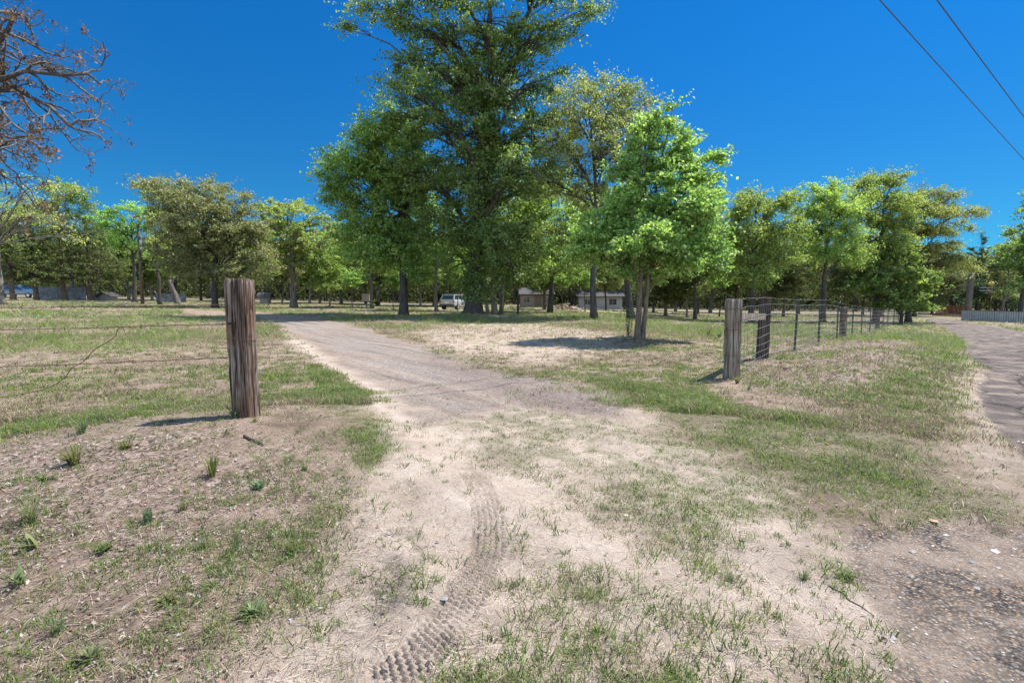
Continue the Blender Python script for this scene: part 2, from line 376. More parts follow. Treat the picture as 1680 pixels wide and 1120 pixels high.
def ground_mat(name):
    k = NT(name)
    a = k.n('ShaderNodeAttribute', attribute_name='zone_a'); b = k.n('ShaderNodeAttribute', attribute_name='zone_b')
    sa = k.n('ShaderNodeSeparateColor'); k.l(a, 'Color', sa, 0); sb = k.n('ShaderNodeSeparateColor'); k.l(b, 'Color', sb, 0)
    c = k.coord(); n1 = k.noise(c, 2.2, 8, .65); n2 = k.noise(c, 26, 8, .7); n3 = k.noise(c, 170, 4, .7); n0 = k.noise(c, .35, 5, .6)
    # bare pinkish-tan earth
    base = k.ramp(n1, 0, [(.3, (.13, .09, .064)), (.48, (.24, .172, .125)), (.7, (.37, .28, .21))])
    sand = k.ramp(n1, 0, [(.3, (.34, .265, .205)), (.5, (.47, .375, .295)), (.72, (.57, .465, .375))])
    m = k.mix((sa, 0), (base, 0), (sand, 0))
    grav = k.ramp(n2, 0, [(.34, (.10, .08, .066)), (.47, (.215, .18, .15)), (.6, (.30, .25, .215)), (.74, (.43, .37, .32))])
    rot = k.n('ShaderNodeMapping'); rot.inputs['Rotation'].default_value = (0, 0, R(-38)); tc2 = k.n('ShaderNodeTexCoord'); k.l(tc2, 'Object', rot, 0)
    st1 = k.n('ShaderNodeMapping'); st1.inputs['Scale'].default_value = (3.2, .16, 1); k.l(rot, 0, st1, 0); rn = k.noise(st1, 1.0, 6, .65, .3)
    rut = k.ramp(rn, 0, [(.36, (.62, .58, .55)), (.5, (1, 1, 1)), (.66, (1.3, 1.25, 1.2))]); gv2 = k.mix(.9, (grav, 0), (rut, 0), 'MULTIPLY')
    m = k.mix((sa, 2), (m, 2), (gv2, 2))
    gr = k.ramp(n2, 0, [(.3, (.05, .065, .022)), (.5, (.12, .13, .055)), (.72, (.26, .225, .13))])
    gf = k.math('MULTIPLY', (sa, 1), .88)
    gn = k.ramp(n2, 0, [(.25, (.55,)*3), (.6, (1,)*3)]); gf2 = k.math('MULTIPLY', (gf, 0), (gn, 0), True)
    m = k.mix((gf2, 0), (m, 2), (gr, 0))
    lit = k.n('ShaderNodeTexVoronoi'); lit.inputs['Scale'].default_value = 38; k.l(c, 0, lit, 'Vector')
    lr = k.ramp(lit, 'Color', [(.1, (.05, .035, .028)), (.35, (.16, .11, .085)), (.62, (.28, .20, .155)), (.9, (.46, .37, .31))])
    lf = k.math('MULTIPLY', (sb, 0), .85); m = k.mix((lf, 0), (m, 2), (lr, 0))
    # fine grains
    fr = k.ramp(n3, 0, [(.30, (.42,)*3), (.46, (.95,)*3), (.70, (1.25,)*3)]); m = k.mix(.85, (m, 2), (fr, 0), 'MULTIPLY')
    # small dark crumbs
    vc = k.n('ShaderNodeTexVoronoi'); vc.inputs['Scale'].default_value = 34; k.l(c, 0, vc, 'Vector')
    cr = k.ramp(vc, 'Distance', [(.10, (.45, .36, .3)), (.17, (1, 1, 1))]); cm = k.ramp(n2, 0, [(.52, (0,)*3), (.6, (1,)*3)])
    m = k.mix((cm, 0), (m, 2), (m, 2)); mc = k.mix(1, (m, 2), (cr, 0), 'MULTIPLY'); m = k.mix((cm, 0), (m, 2), (mc, 2))
    # dark stain
    m = k.mix((sb, 1), (m, 2), (.15, .12, .11))
    # chip-seal road: pebbles of many colours in grey binder
    vo = k.n('ShaderNodeTexVoronoi'); vo.inputs['Scale'].default_value = 78; vo.inputs['Randomness'].default_value = 1; k.l(c, 0, vo, 'Vector')
    sp = k.n('ShaderNodeSeparateColor'); k.l(vo, 'Color', sp, 0)
    st = k.ramp(sp, 0, [(0, (.085, .070, .062)), (.25, (.17, .138, .118)), (.45, (.30, .225, .168)), (.62, (.36, .225, .13)), (.75, (.185, .175, .172)), (.88, (.42, .345, .275)), (1, (.52, .475, .42))])
    st.color_ramp.interpolation = 'CONSTANT'
    ed = k.ramp(vo, 'Distance', [(.35, (1,)*3), (.62, (.38,)*3)]); st2 = k.mix(1, (st, 0), (ed, 0), 'MULTIPLY')
    st3 = k.mix((k.ramp(n1, 0, [(.42, (0,)*3), (.6, (.7,)*3)]), 0), (st2, 2), (.36, .28, .215))
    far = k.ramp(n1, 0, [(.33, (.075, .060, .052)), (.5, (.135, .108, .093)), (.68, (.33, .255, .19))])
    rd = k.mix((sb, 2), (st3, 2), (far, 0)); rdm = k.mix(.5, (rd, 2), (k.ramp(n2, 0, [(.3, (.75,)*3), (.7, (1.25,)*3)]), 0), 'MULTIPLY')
    ck = k.n('ShaderNodeTexVoronoi', feature='DISTANCE_TO_EDGE'); ck.inputs['Scale'].default_value = .9; wv = k.noise(c, 3, 5)
    wm = k.mix(.22, (c, 0), (wv, 'Color')); k.l(wm, 2, ck, 'Vector'); cc = k.ramp(ck, 'Distance', [(.006, (.35, .32, .3)), (.022, (1, 1, 1))]); rdm = k.mix((sb, 2), (rdm, 2), (k.mix(1, (rdm, 2), (cc, 0), 'MULTIPLY'), 2))
    m = k.mix((a, 'Alpha'), (m, 2), (rdm, 2))
    k.l(m, 2, k.p, 'Base Color'); k.p.inputs['Roughness'].default_value = .93; k.p.inputs['Specular IOR Level'].default_value = .2
    b1 = k.bump(n2, 0, .035, .9); b2 = k.bump(n3, 0, .007, .9, b1)
    hv = k.math('MULTIPLY', (vo, 'Distance'), (a, 'Alpha')); b3 = k.bump(hv, 0, .006, -.9, b2); b3.inputs['Strength'].default_value = .8; b3.invert = True
    k.l(b3, 0, k.p, 'Normal'); return k.m
M['ground'] = ground_mat('earth_sand_and_chipseal')

def build_land():
    r = np.concatenate([.35*np.exp(np.linspace(0, math.log(1.35/.35), 40))[:-1], 1.35*np.exp(np.linspace(0, math.log(4.6/1.35), 430))[:-1], 4.6*np.exp(np.linspace(0, math.log(700/4.6), 560))]); NR = len(r)
    th = np.concatenate([np.linspace(-180, -58, 30)[:-1], np.linspace(-58, 58, 560), np.linspace(58, 180, 30)[1:]])
    th = np.radians(th); NTh = len(th)
    X = (r[:, None]*np.sin(th)[None]).ravel(); Y = (r[:, None]*np.cos(th)[None]).ravel()
    z = zones(X, Y); Z = terrain(X, Y)+micro(X, Y, z)
    V = np.stack([X, Y, Z], 1)
    i = np.arange(NR-1)[:, None]*NTh; j = np.arange(NTh-1)[None]
    F = np.stack([i+j, i+j+1, i+NTh+j+1, i+NTh+j], -1).reshape(-1, 4)[:, ::-1]
    road = z['road'][F].mean(1) > .5; drive = (~road) & (z['drive'][F].mean(1) > .5)
    rr = np.hypot(X, Y)
    path = (~road) & (~drive) & (z['path'][F].mean(1) > .5)
    A = np.stack([z['sand'], np.clip(z['green'], 0, 1), np.maximum(z['gravel'], 0), z['road']], 1)
    A[:, 0] = np.maximum(A[:, 0], .55*z['path'])
    A[:, 0] *= 1-.0*z['brown']
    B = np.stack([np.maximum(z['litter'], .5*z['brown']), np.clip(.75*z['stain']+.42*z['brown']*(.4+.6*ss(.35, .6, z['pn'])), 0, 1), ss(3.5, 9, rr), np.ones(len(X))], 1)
    for nm, mk in (('ground', ~(road | drive | path)), ('road', road), ('driveway', drive), ('dirt_path', path)):
        f = F[mk]; used = np.unique(f); mp = np.zeros(len(V), int); mp[used] = np.arange(len(used))
        mb = MB(); vv = V[used]
        if nm == 'ground':   # pole cap below the camera so that the sheet has no hole
            pass
        mb.add(vv, mp[f]); o = mb.build(nm, M['ground'], smooth=True); o['kind'] = 'structure'
        for an, D in (('zone_a', A), ('zone_b', B)):
            at = o.data.attributes.new(an, 'FLOAT_COLOR', 'POINT'); at.data.foreach_set('color', D[used].ravel().astype(np.float32))
build_land()

# ------------------------------------------------------------------ grass, straw, leaf litter, stones
rng = np.random.default_rng(7)
def pick(n, r0, r1, a0=-56, a1=56, p=1.0):
    """n plan positions, denser near"""
    u = rng.random(n)
    if p == 1.0: r = 1/(1/r0+u*(1/r1-1/r0))
    else: r = r0*(r1/r0)**u
    a = np.radians(rng.uniform(a0, a1, n)); return r*np.sin(a), r*np.cos(a)
def land_z(x, y, z=None):
    if z is None: z = zones(x, y)
    return terrain(x, y)+micro(x, y, z)
def blades(mb, x, y, z0, h, wd, lean_dir, lean, col, seg=2):
    n = len(x); u = rng.random(n)*2*pi; wx = np.cos(u)*wd; wy = np.sin(u)*wd
    lx = np.cos(lean_dir)*lean*h; ly = np.sin(lean_dir)*lean*h
    b0 = np.stack([x-wx, y-wy, z0-.004], 1); b1 = np.stack([x+wx, y+wy, z0-.004], 1)
    if seg == 2:
        mx = x+lx*.35; my = y+ly*.35; mz = z0+h*.62
        m0 = np.stack([mx-wx*.75, my-wy*.75, mz], 1); m1 = np.stack([mx+wx*.75, my+wy*.75, mz], 1)
        t = np.stack([x+lx, y+ly, z0+h*np.clip(1.1-.55*lean, .22, 1)], 1)
        V = np.stack([b0, b1, m1, m0, t], 1).reshape(-1, 3); k = np.arange(n)[:, None]*5
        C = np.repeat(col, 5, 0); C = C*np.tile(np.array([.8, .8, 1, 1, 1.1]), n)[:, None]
        mb.add(V, k+np.array([[0, 1, 2, 3]]), 0, C)
        mb.f[3].append((mb.n-len(V))+k+np.array([[3, 2, 4]])); mb.m[3].append(np.zeros(n))
    else:
        t = np.stack([x+lx, y+ly, z0+h], 1)
        V = np.stack([b0, b1, t], 1).reshape(-1, 3); k = np.arange(n)[:, None]*3
        mb.add(V, k+np.array([[0, 1, 2]]), 0, np.repeat(col, 3, 0))
def grass():
    fresh = np.array([[.15, .25, .035], [.20, .28, .045], [.25, .31, .07], [.13, .20, .055], [.23, .26, .10]])
    dryc = np.array([[.38, .30, .18], [.28, .22, .14], [.46, .38, .25], [.17, .13, .085]])
    def scatter(name, N, r0, r1, nb, hs_, label, lod, p=1.0, thr=1.0):
        x, y = pick(N, r0, r1, p=p); z = zones(x, y); g = z['green']
        keep = rng.random(N) < g*thr; x = x[keep]; y = y[keep]; z = {k: v[keep] for k, v in z.items()}
        n = len(x); tall = np.clip(.55+.9*(z['pn']-.4)*2, .35, 1.5)*(1-.6*np.clip(z['mo']*1.5, 0, 1))
        rr = np.hypot(x, y)
        strip = np.clip(z['green']-.6, 0, .4)/.4*(1-z['mo'])
        dry = np.clip(z['dry']*(1-.75*strip)*(1-.6*z['mo']), 0, 1)
        isdry = rng.random(n) < .24+.62*dry
        ci = rng.integers(0, 5, n); di = rng.integers(0, 4, n)
        tc = np.where(isdry[:, None], dryc[di], fresh[ci]*(1+.3*(rng.random((n, 1))-.5)))
        hgt = hs_*tall*(1+.55*strip)*rng.uniform(.6, 1.35, n)
        rep = np.repeat(np.arange(n), nb); m = len(rep)
        sp = .018+.5*hgt[rep]*.5*lod
        bx = x[rep]+rng.normal(0, 1, m)*sp; by = y[rep]+rng.normal(0, 1, m)*sp
        hh = hgt[rep]*rng.uniform(.45, 1.15, m)
        cc = tc[rep]*rng.uniform(.75, 1.3, (m, 1))
        zz = terrain(bx, by) if r0 > 9 else land_z(bx, by)
        wd = np.maximum(.0017, rr[rep]*.00042)*rng.uniform(.7, 1.4, m)
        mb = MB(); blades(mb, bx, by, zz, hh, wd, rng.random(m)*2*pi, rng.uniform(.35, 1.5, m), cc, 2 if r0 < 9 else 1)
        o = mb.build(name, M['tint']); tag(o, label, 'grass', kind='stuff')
    scatter('grass', 60000, 1.2, 6.0, 9, .050, 'short green and straw coloured grass sprouting through the sand in the foreground', 1.0)
    scatter('grass', 80000, 6.0, 16, 7, .078, 'patchy green and dry grass around the gate posts and along the driveway', 1.4)
    scatter('grass', 60000, 16, 75, 6, .14, 'thin pasture grass under the trees beyond the driveway', 1.8)
def sprigs():
    N = 24000; x, y = pick(N, 1.25, 7.5); z = zones(x, y)
    w_ = (.07*z['sand']+.20*z['ml']+.10*(1-z['drive']))*(1-z['road'])*(1-z['gravel'])*(.25+1.6*ss(.42, .62, z['pn']))
    w_ *= 1-.85*ss(.14, .08, np.abs(z['tt']))
    k = rng.random(N) < w_; x = x[k]; y = y[k]; n = len(x); nb = 11; rep = np.repeat(np.arange(n), nb); m = len(rep)
    size = rng.uniform(.022, .062, n)*np.where(rng.random(n) < .12, 1.6, 1)
    bx = x[rep]+rng.normal(0, .3, m)*size[rep]; by = y[rep]+rng.normal(0, .3, m)*size[rep]; a = np.arctan2(by-y[rep], bx-x[rep])+rng.normal(0, .5, m)
    col = np.array([[.13, .21, .04], [.18, .25, .06], [.10, .15, .04], [.24, .26, .10]])[rng.integers(0, 4, n)][rep]*rng.uniform(.7, 1.35, (m, 1))
    mb = MB(); blades(mb, bx, by, land_z(bx, by), size[rep]*rng.uniform(.5, 1.1, m), rng.uniform(.0014, .0026, m), a, rng.uniform(.6, 1.6, m), col, 2)
    tag(mb.build('grass', M['tint']), 'small spreading grass sprigs dotted over the bare sand and dirt', 'grass', kind='stuff')
def thatch():
    N = 90000; x, y = pick(N, 1.6, 26); z = zones(x, y)
    w_ = (1-z['drive'])*(1-z['road'])*(.35+.5*z['green'])*(1-.5*z['ml'])
    k = rng.random(N) < w_; x = x[k]; y = y[k]; n = len(x); rr = np.hypot(x, y); a = rng.random(n)*2*pi
    L = rng.uniform(.012, .04, n)*np.clip(rr/5, .8, 2.6); u = np.stack([np.cos(a), np.sin(a), rng.normal(0, .35, n)], 1); v = np.stack([-np.sin(a), np.cos(a), np.zeros(n)], 1)
    P = np.stack([x, y, (land_z(x, y))+.012], 1); V, F = quads(P, u, v, L, np.maximum(.0012, rr*.00036))
    pal = np.array([[.36, .29, .19], [.24, .18, .12], [.44, .37, .27], [.16, .17, .07], [.12, .09, .065]]); c = pal[rng.integers(0, 5, n)]*rng.uniform(.8, 1.2, (n, 1))
    mb = MB(); mb.add(V, F, 0, np.repeat(c, 4, 0)); tag(mb.build('thatch', M['tint']), 'matted dry grass stems between the green tufts of the field', 'dry grass', kind='stuff')
M['tint'] = tint_mat('blade_tint', .45)
grass(); sprigs()
def quads(P, n1, n2, a, b, kink=.0):
    """kite shaped leaf cards"""
    V = np.stack([P-n1*a[:, None], P-n2*b[:, None]-n1*(a*.1)[:, None], P+n1*a[:, None], P+n2*b[:, None]-n1*(a*.1)[:, None]], 1)
    if kink: V[:, [1, 3], 2] += (b*kink)[:, None]
    k = np.arange(len(P))[:, None]*4
    return V.reshape(-1, 3), k+np.array([[0, 1, 2, 3]])
def rand_frame(n, up=.0, rg=rng):
    N = rg.normal(size=(n, 3)); N[:, 2] = np.abs(N[:, 2])+up; N /= np.linalg.norm(N, axis=1)[:, None]
    A = rg.normal(size=(n, 3)); u = np.cross(N, A); u /= np.linalg.norm(u, axis=1)[:, None]; v = np.cross(N, u); return u, v
def litter():
    x, y = pick(110000, 1.2, 16); z = zones(x, y)
    pr = z['litter']*.85+.03+.05*z['gravel']+.05*z['green']+.25*z['td']*0
    k = rng.random(len(x)) < pr*(1-z['road']*.8)*(1-.6*z['sand']); x = x[k]; y = y[k]; n = len(x)
    u, v = rand_frame(n, 1.4); s = rng.uniform(.004, .017, n)*np.clip(np.hypot(x, y)/4, .8, 2.0)
    P = np.stack([x, y, land_z(x, y)+.008], 1); V, F = quads(P, u, v, s, s*rng.uniform(.2, .6, n), .5)
    pal = np.array([[.22, .15, .11], [.30, .22, .17], [.38, .31, .26], [.10, .07, .055], [.25, .13, .09], [.30, .27, .26]])
    c = pal[rng.integers(0, 6, n)]*rng.uniform(.7, 1.2, (n, 1)); mb = MB(); mb.add(V, F, 0, np.repeat(c, 4, 0))
    tag(mb.build('leaf_litter', M['tint_flat']), 'brown and grey dead leaves and chips lying on the banks by the posts', 'leaf litter', kind='stuff')
    # straws and thin twigs, as long narrow blades lying down
    x, y = pick(46000, 1.2, 13); z = zones(x, y)
    k = rng.random(len(x)) < (.34+.5*z['litter']+.15*z['green'])*(1-z['road'])*(1-.8*z['tsoft']); x = x[k]; y = y[k]; n = len(x)
    a = rng.random(n)*2*pi; L = rng.uniform(.015, .07, n); u = np.stack([np.cos(a), np.sin(a), rng.normal(0, .12, n)], 1); v = np.stack([-np.sin(a), np.cos(a), np.zeros(n)], 1)
    P = np.stack([x, y, land_z(x, y)+.007], 1); V, F = quads(P, u, v, L, np.full(n, .0011)*np.clip(np.hypot(x, y)/3, .8, 2))
    pal = np.array([[.40, .30, .20], [.18, .12, .09], [.55, .46, .34], [.10, .075, .06]]); c = pal[rng.integers(0, 4, n)]
    mb = MB(); mb.add(V, F, 0, np.repeat(c, 4, 0)); tag(mb.build('straw_litter', M['tint_flat']), 'loose dry straws and bits of twig scattered over the sand', 'straw litter', kind='stuff')
def stones():
    x, y = pick(26000, 1.2, 14); z = zones(x, y)
    edge = np.clip(4*z['road']*(1-z['road']), 0, 1)
    k = rng.random(len(x)) < .30*z['road']+.8*edge+.10*z['gravel']+.02*z['sand']+.03*z['sh']; x = x[k]; y = y[k]; n = len(x)
    s = rng.uniform(.003, .0085, n)*np.where(rng.random(n) < .03, 2.6, 1)*np.clip(np.hypot(x, y)/3.2, .8, 1.6)
    ico = np.array([(0, 0, 1), (.9, 0, .25), (.28, .86, .25), (-.73, .53, .25), (-.73, -.53, .25), (.28, -.86, .25), (.0, 0, -.5)])
    f = [(0, i, i % 5+1) for i in range(1, 6)]+[(6, i % 5+1, i) for i in range(1, 6)]
    a = rng.random(n)*2*pi; sx = rng.uniform(.7, 1.5, n); V = ico[None]*np.stack([s*sx, s, s*.6], 1)[:, None]*rng.uniform(.75, 1.25, (n, 7, 1))
    c, s_ = np.cos(a)[:, None], np.sin(a)[:, None]; X = V[..., 0]*c-V[..., 1]*s_; Yv = V[..., 0]*s_+V[..., 1]*c
    V = np.stack([X+x[:, None], Yv+y[:, None], V[..., 2]+land_z(x, y)[:, None]+.001], -1)
    pal = np.array([[.30, .28, .27], [.16, .155, .16], [.44, .35, .27], [.46, .30, .18], [.55, .51, .46], [.23, .22, .22], [.44, .40, .35]])
    cc = pal[rng.integers(0, 7, n)]; F = np.array(f)[None]+np.arange(n)[:, None, None]*7
    mb = MB(); mb.add(V.reshape(-1, 3), F.reshape(-1, 3), 0, np.repeat(cc, 7, 0))
    tag(mb.build('gravel', M['tint_flat']), 'small rounded grey, orange and white gravel stones on the road edge', 'gravel', kind='stuff')
M['tint_flat'] = tint_mat('flake_tint', .05, .75)
litter(); stones(); thatch()

# ------------------------------------------------------------------ trees
def curve(a, b, n, wob, rg, sag=0.0, up=0.0):
    a = np.array(a, float); b = np.array(b, float); t = np.linspace(0, 1, n)[:, None]
    L = np.linalg.norm(b-a); p = a+(b-a)*t
    p = p+np.cumsum(rg.normal(0, wob*L/n, (n, 3)), 0)*np.sin(t*pi)*1.2
    p[:, 2] += (np.sin(t[:, 0]*pi)*(up-sag))*L
    return p
def make_tree(name, loc, label, cat, H, tr, lobes, leaf, bark, n_clump, n_leaf, lsize, seed, clump_r=.55, group=None, lean=(0, 0),
              trunk_top=.85, fork=.3, flare=1.5, asp=.55, trunk_kids=None, shell=.45, twig_r=.012, flat=.6, limb_r=.45, extra=None, parent_as=None, up=.1, trunks=None):
    rg = np.random.default_rng(seed); root = thing(name, loc, label, cat, group)
    tb = MB(); n = 14; tt = np.linspace(0, 1, n); base = np.array([0, 0, -.25])
    stems = []
    for (bx, by, lx, ly, rs) in (trunks or [(0, 0, lean[0], lean[1], 1)]):
        tip = np.array([lx, ly, H*trunk_top]); p = np.array([bx, by, -.25])[None]+(tip-np.array([bx, by, -.25]))[None]*tt[:, None]
        p[:, :2] += (np.cumsum(rg.normal(0, .028*H/n*3, (n, 2)), 0))*np.sin(tt*pi*.75)[:, None]
        rad = tr*rs*((1-tt)**.75*.93+.07)*(1+(flare-1)*np.exp(-tt*H/.45)); stems.append((p, rad)); tb.tube(p, rad, 10)
    cl_p = []; cl_d = []; 
    vol = np.array([l[3]*l[4]*l[5] for l in lobes])**.72; share = vol/vol.sum()
    for li, lb in enumerate(lobes):
        c = np.array(lb[:3]); rad = np.array(lb[3:6])
        p, rd = stems[rg.integers(len(stems))] if len(stems) > 1 else stems[0]
        hd = math.hypot(c[0], c[1]); zt = min(max(c[2]-hd*.75-rad[2]*.5, H*fork), c[2]-.1)
        q = int(np.argmin(abs(p[:, 2]-zt))); q = min(max(q, 2), n-2)
        lr = max(rd[q]*limb_r*(.6+.6*min(1, share[li]*len(lobes))), twig_r*2); lr = min(lr, rd[q]*.85)
        limb = curve(p[q], c+np.array([0, 0, rad[2]*.25]), 9, .16, rg, up=up); tb.tube(limb, lr*(1-np.linspace(0, .85, 9)), 6)
        m = max(3, int(round(n_clump*share[li])))
        d = rg.normal(size=(m, 3)); d /= np.linalg.norm(d, axis=1)[:, None]
        rr = (shell+(1-shell)*rg.random(m))**.8*rg.uniform(.8, 1.12, m)
        C = c+d*rad*rr[:, None]
        # secondary branches
        for k in range(m):
            qi = rg.integers(3, 9); s0 = limb[qi]
            br = curve(s0, C[k], 5, .2, rg, up=up*.7); tb.tube(br, np.linspace(min(lr*.35, .05), twig_r*.5, 5), 4, cap=False)
            cl_p.append(br[2:]); cl_d.append(br[-1]-br[2])
    root_trunk = tb.build('trunk', bark, root, smooth=True)
    B = np.array(cl_p); m = len(B); rep = np.repeat(np.arange(m), n_leaf); N = len(rep)
    t = rg.random(N)**.6*2; i0 = np.minimum(t.astype(int), 1); fr = (t-i0)[:, None]
    pos = B[rep, i0]*(1-fr)+B[rep, i0+1]*fr
    # sub twigs: leaves gather round a few sprigs of each clump
    dn = np.array(cl_d); dn /= np.linalg.norm(dn, axis=1)[:, None]+1e-6; sp = (np.clip(rg.normal(0, .85, (m, 6, 3)), -1.5, 1.5)*np.array([1, 1, flat])+dn[:, None]*.75+np.array([0, 0, .15]))*clump_r; si = rg.integers(0, 6, N)
    cs = rg.uniform(.6, 1.3, m)[rep][:, None]
    along = rg.random((N, 1))
    pos = pos+sp[rep, si]*along*cs+np.clip(rg.normal(0, .20*clump_r, (N, 3)), -.4*clump_r, .4*clump_r)*np.array([1, 1, flat])
    u, v = rand_frame(N, .35, rg); s = lsize*rg.uniform(.6, 1.25, N)
    V, F = quads(pos, u, v, s, s*asp, .35); lbm = MB(); lbm.add(V, F)
    lbm.build('crown', leaf, root)
    # thin sprig stems carrying the leaves
    if trunk_kids: trunk_kids(root, stems, rg)
    return root
def auto_lobes(R_, z0, z1, k, seed, sq=.9, cx=0, cy=0, ry=None, top=.45):
    rg = np.random.default_rng(seed); out = []; zc = (z0+z1)/2; Hz = (z1-z0)/2
    out.append((cx, cy, zc, R_*.5, R_*.5, Hz*.75))
    for i in range(k):
        f = (i+.5)/k; zz = -0.8+1.62*f; ring = math.sqrt(max(0, 1-abs(zz)**2.4)); a = i*2.4+rg.uniform(-.4, .4)
        rr = R_*ring*rg.uniform(.42, .72); lr = R_*rg.uniform(.26, .46)
        out.append((cx+cos(a)*rr, cy+sin(a)*rr*(ry or 1), zc+zz*Hz*rg.uniform(.75, .95), lr, lr, lr*rg.uniform(.5, .8)))
    return out
def place(px, d): x = GX(px, d); return (x, d, T(x, d)-.02)
def span(px0, px1, pc, d):  # crown centre offset and radius in metres from pixel columns
    return ((px0+px1)/2-pc)/840*d, abs(px1-px0)/2/840*d

# 21: young sweetgum in front, two pale stems
def gum():
    d = 15.3; loc = place(1047, d); zt = ZH(150, d)-loc[2]
    k = d/840; L = []
    def lobe(px, py, r, rz=None, dy=0): L.append(((px-1047)*k*.96, dy, ZH(py, d)-loc[2], r*k*.86, r*k*.86, (rz or r)*k*.88))
    for a in ((1075, 190, 26, 38), (1112, 240, 36, 40), (1050, 230, 34, 42), (1165, 262, 26, 16), (1090, 290, 62, 50), (1030, 300, 46, 46), (1150, 310, 44, 34),
              (1060, 360, 80, 50), (1140, 370, 60, 46), (990, 350, 42, 40), (965, 390, 40, 36), (1010, 415, 60, 38), (1100, 425, 70, 36), (1165, 420, 42, 34), (940, 420, 26, 24), (1045, 455, 50, 18)):
        lobe(*a)
    for a in ((1050, 330, 50, 45, 1.2), (1120, 390, 50, 40, 1.3), (1040, 400, 60, 40, -1.3), (1110, 340, 45, 40, -1.1), (1000, 390, 40, 30, 1.1)): lobe(*a)
    return make_tree('sweetgum_tree', loc, 'young bright green sweetgum with twin pale trunks on the right side of the driveway', 'tree', zt, .088, L,
              M['leaf_gum'], M['bark_pale'], 480, 165, .047, 5, .27, trunk_top=.97, fork=.2, twig_r=.008, asp=.75, limb_r=.4, flare=1.5,
              trunks=[(-.03, 0, (1056-1047)*k, 0, 1), (.10, .03, (1104-1047)*k, .2, .8)])
gum()

# 15: big ivy clad tree by the driveway
def big():
    d = 33.0; loc = place(776, d); k = d/840; L = []; P0 = 776
    def lobe(px, py, r, rz=None, dy=0): L.append(((px-P0)*k, dy*1.0, ZH(py, d)-loc[2], r*k, r*k*.9, (rz or r)*k))
    for a in ((790, -60, 110, 60), (900, -30, 80, 50), (690, -20, 70, 40), (600, 10, 30, 16), (578, 55, 10, 22), (640, 20, 40, 22), (960, 20, 36, 28), (920, 55, 36, 20),
              (700, 60, 66, 40), (800, 50, 90, 50), (870, 70, 60, 40), (660, 120, 44, 34), (740, 140, 80, 50), (830, 150, 90, 50), (900, 140, 40, 34),
              (690, 200, 60, 44), (780, 230, 90, 56), (870, 220, 70, 44), (930, 230, 34, 28), (690, 290, 60, 44), (790, 310, 90, 50), (870, 300, 60, 46),
              (720, 370, 56, 44), (810, 390, 90, 46), (880, 400, 34, 30), (760, 440, 44, 34), (840, 445, 56, 26), (790, 470, 30, 20)):
        lobe(*a)
    for a in ((780, 100, 90, 60, 3.5), (780, 250, 90, 60, 3.5), (790, 370, 80, 50, 3), (700, 200, 50, 50, -2.6), (860, 300, 50, 45, -2.6), (820, 410, 60, 36, -2.2)): lobe(*a)
    def kids(root, stems, rg):
        # ivy leaves wrapped round the lower trunk
        p, rd = stems[0]; n = 5200; t = rg.random(n)**1.2*.62; f = t*(len(p)-1); i = f.astype(int); q = (f-i)[:, None]
        c = p[i]*(1-q)+p[i+1]*q; r0 = rd[i]*(1-q[:, 0])+rd[i+1]*q[:, 0]; a = rg.random(n)*2*pi
        r = r0+np.abs(rg.normal(0, 1, n))*(.10+.26*np.clip(t/.3, 0, 1))+.02; pos = c+np.stack([np.cos(a)*r, np.sin(a)*r, rg.normal(0, .1, n)], 1); pos = pos[pos[:, 2] > .7+.9*rg.random(n)**2]; n = len(pos)
        u, v = rand_frame(n, 0, rg); s = rg.uniform(.06, .12, n); V, F = quads(pos, u, v, s, s*.8, .3)
        mb = MB(); mb.add(V, F); mb.build('ivy', M['leaf_big'], root)
        mb = MB()
        for q in range(7):
            a = rg.uniform(0, 2*pi); x, y = cos(a), sin(a)
            mb.tube([(x*.30, y*.30, .75), (x*.52, y*.52, .28), (x*.95, y*.95, .02), (x*1.3, y*1.3, -.12)], [.13, .15, .10, .04], 6)
        mb.build('root_flare', M['bark_dark'], root, smooth=True)
    return make_tree('shade_tree', loc, 'towering dark green tree with an ivy clad trunk, its top out of the frame', 'tree', ZH(-90, d)-loc[2], .43, L,
              M['leaf_big'], M['bark_dark'], 840, 130, .086, 11, .66, trunk_top=.97, fork=.22, flare=1.9, twig_r=.02, asp=.7, trunk_kids=kids, limb_r=.55, lean=(20*k, .5), up=.12)
big()

def px_tree(name, label, pc, d, boxes, leaf, bark, tr, ncl, nlf, ls, seed, **kw):
    """crown lobes given as (px, py, r_px, rz_px[, dy]) at the tree's own distance"""
    loc = place(pc, d); k = d/840; L = []; top = 1e9
    for b in boxes:
        L.append(((b[0]-pc)*k, (b[4] if len(b) > 4 else 0), ZH(b[1], d)-loc[2], b[2]*k, b[2]*k, b[3]*k)); top = min(top, b[1]-b[3])
    rg = random.Random(seed)
    for b in boxes[:max(3, len(boxes)//2)]:      # depth: copies of the lobes nearer and farther
        L.append(((b[0]+rg.uniform(-15, 15)-pc)*k, rg.choice((-1, 1))*b[2]*k*rg.uniform(.7, 1.2), ZH(b[1]+rg.uniform(0, 15), d)-loc[2], b[2]*k*.8, b[2]*k*.8, b[3]*k*.8))
    cat = kw.pop('cat', 'tree')
    return make_tree(name, loc, label, cat, ZH(top, d)-loc[2], tr, L, leaf, bark, ncl, nlf, ls, seed, **kw)

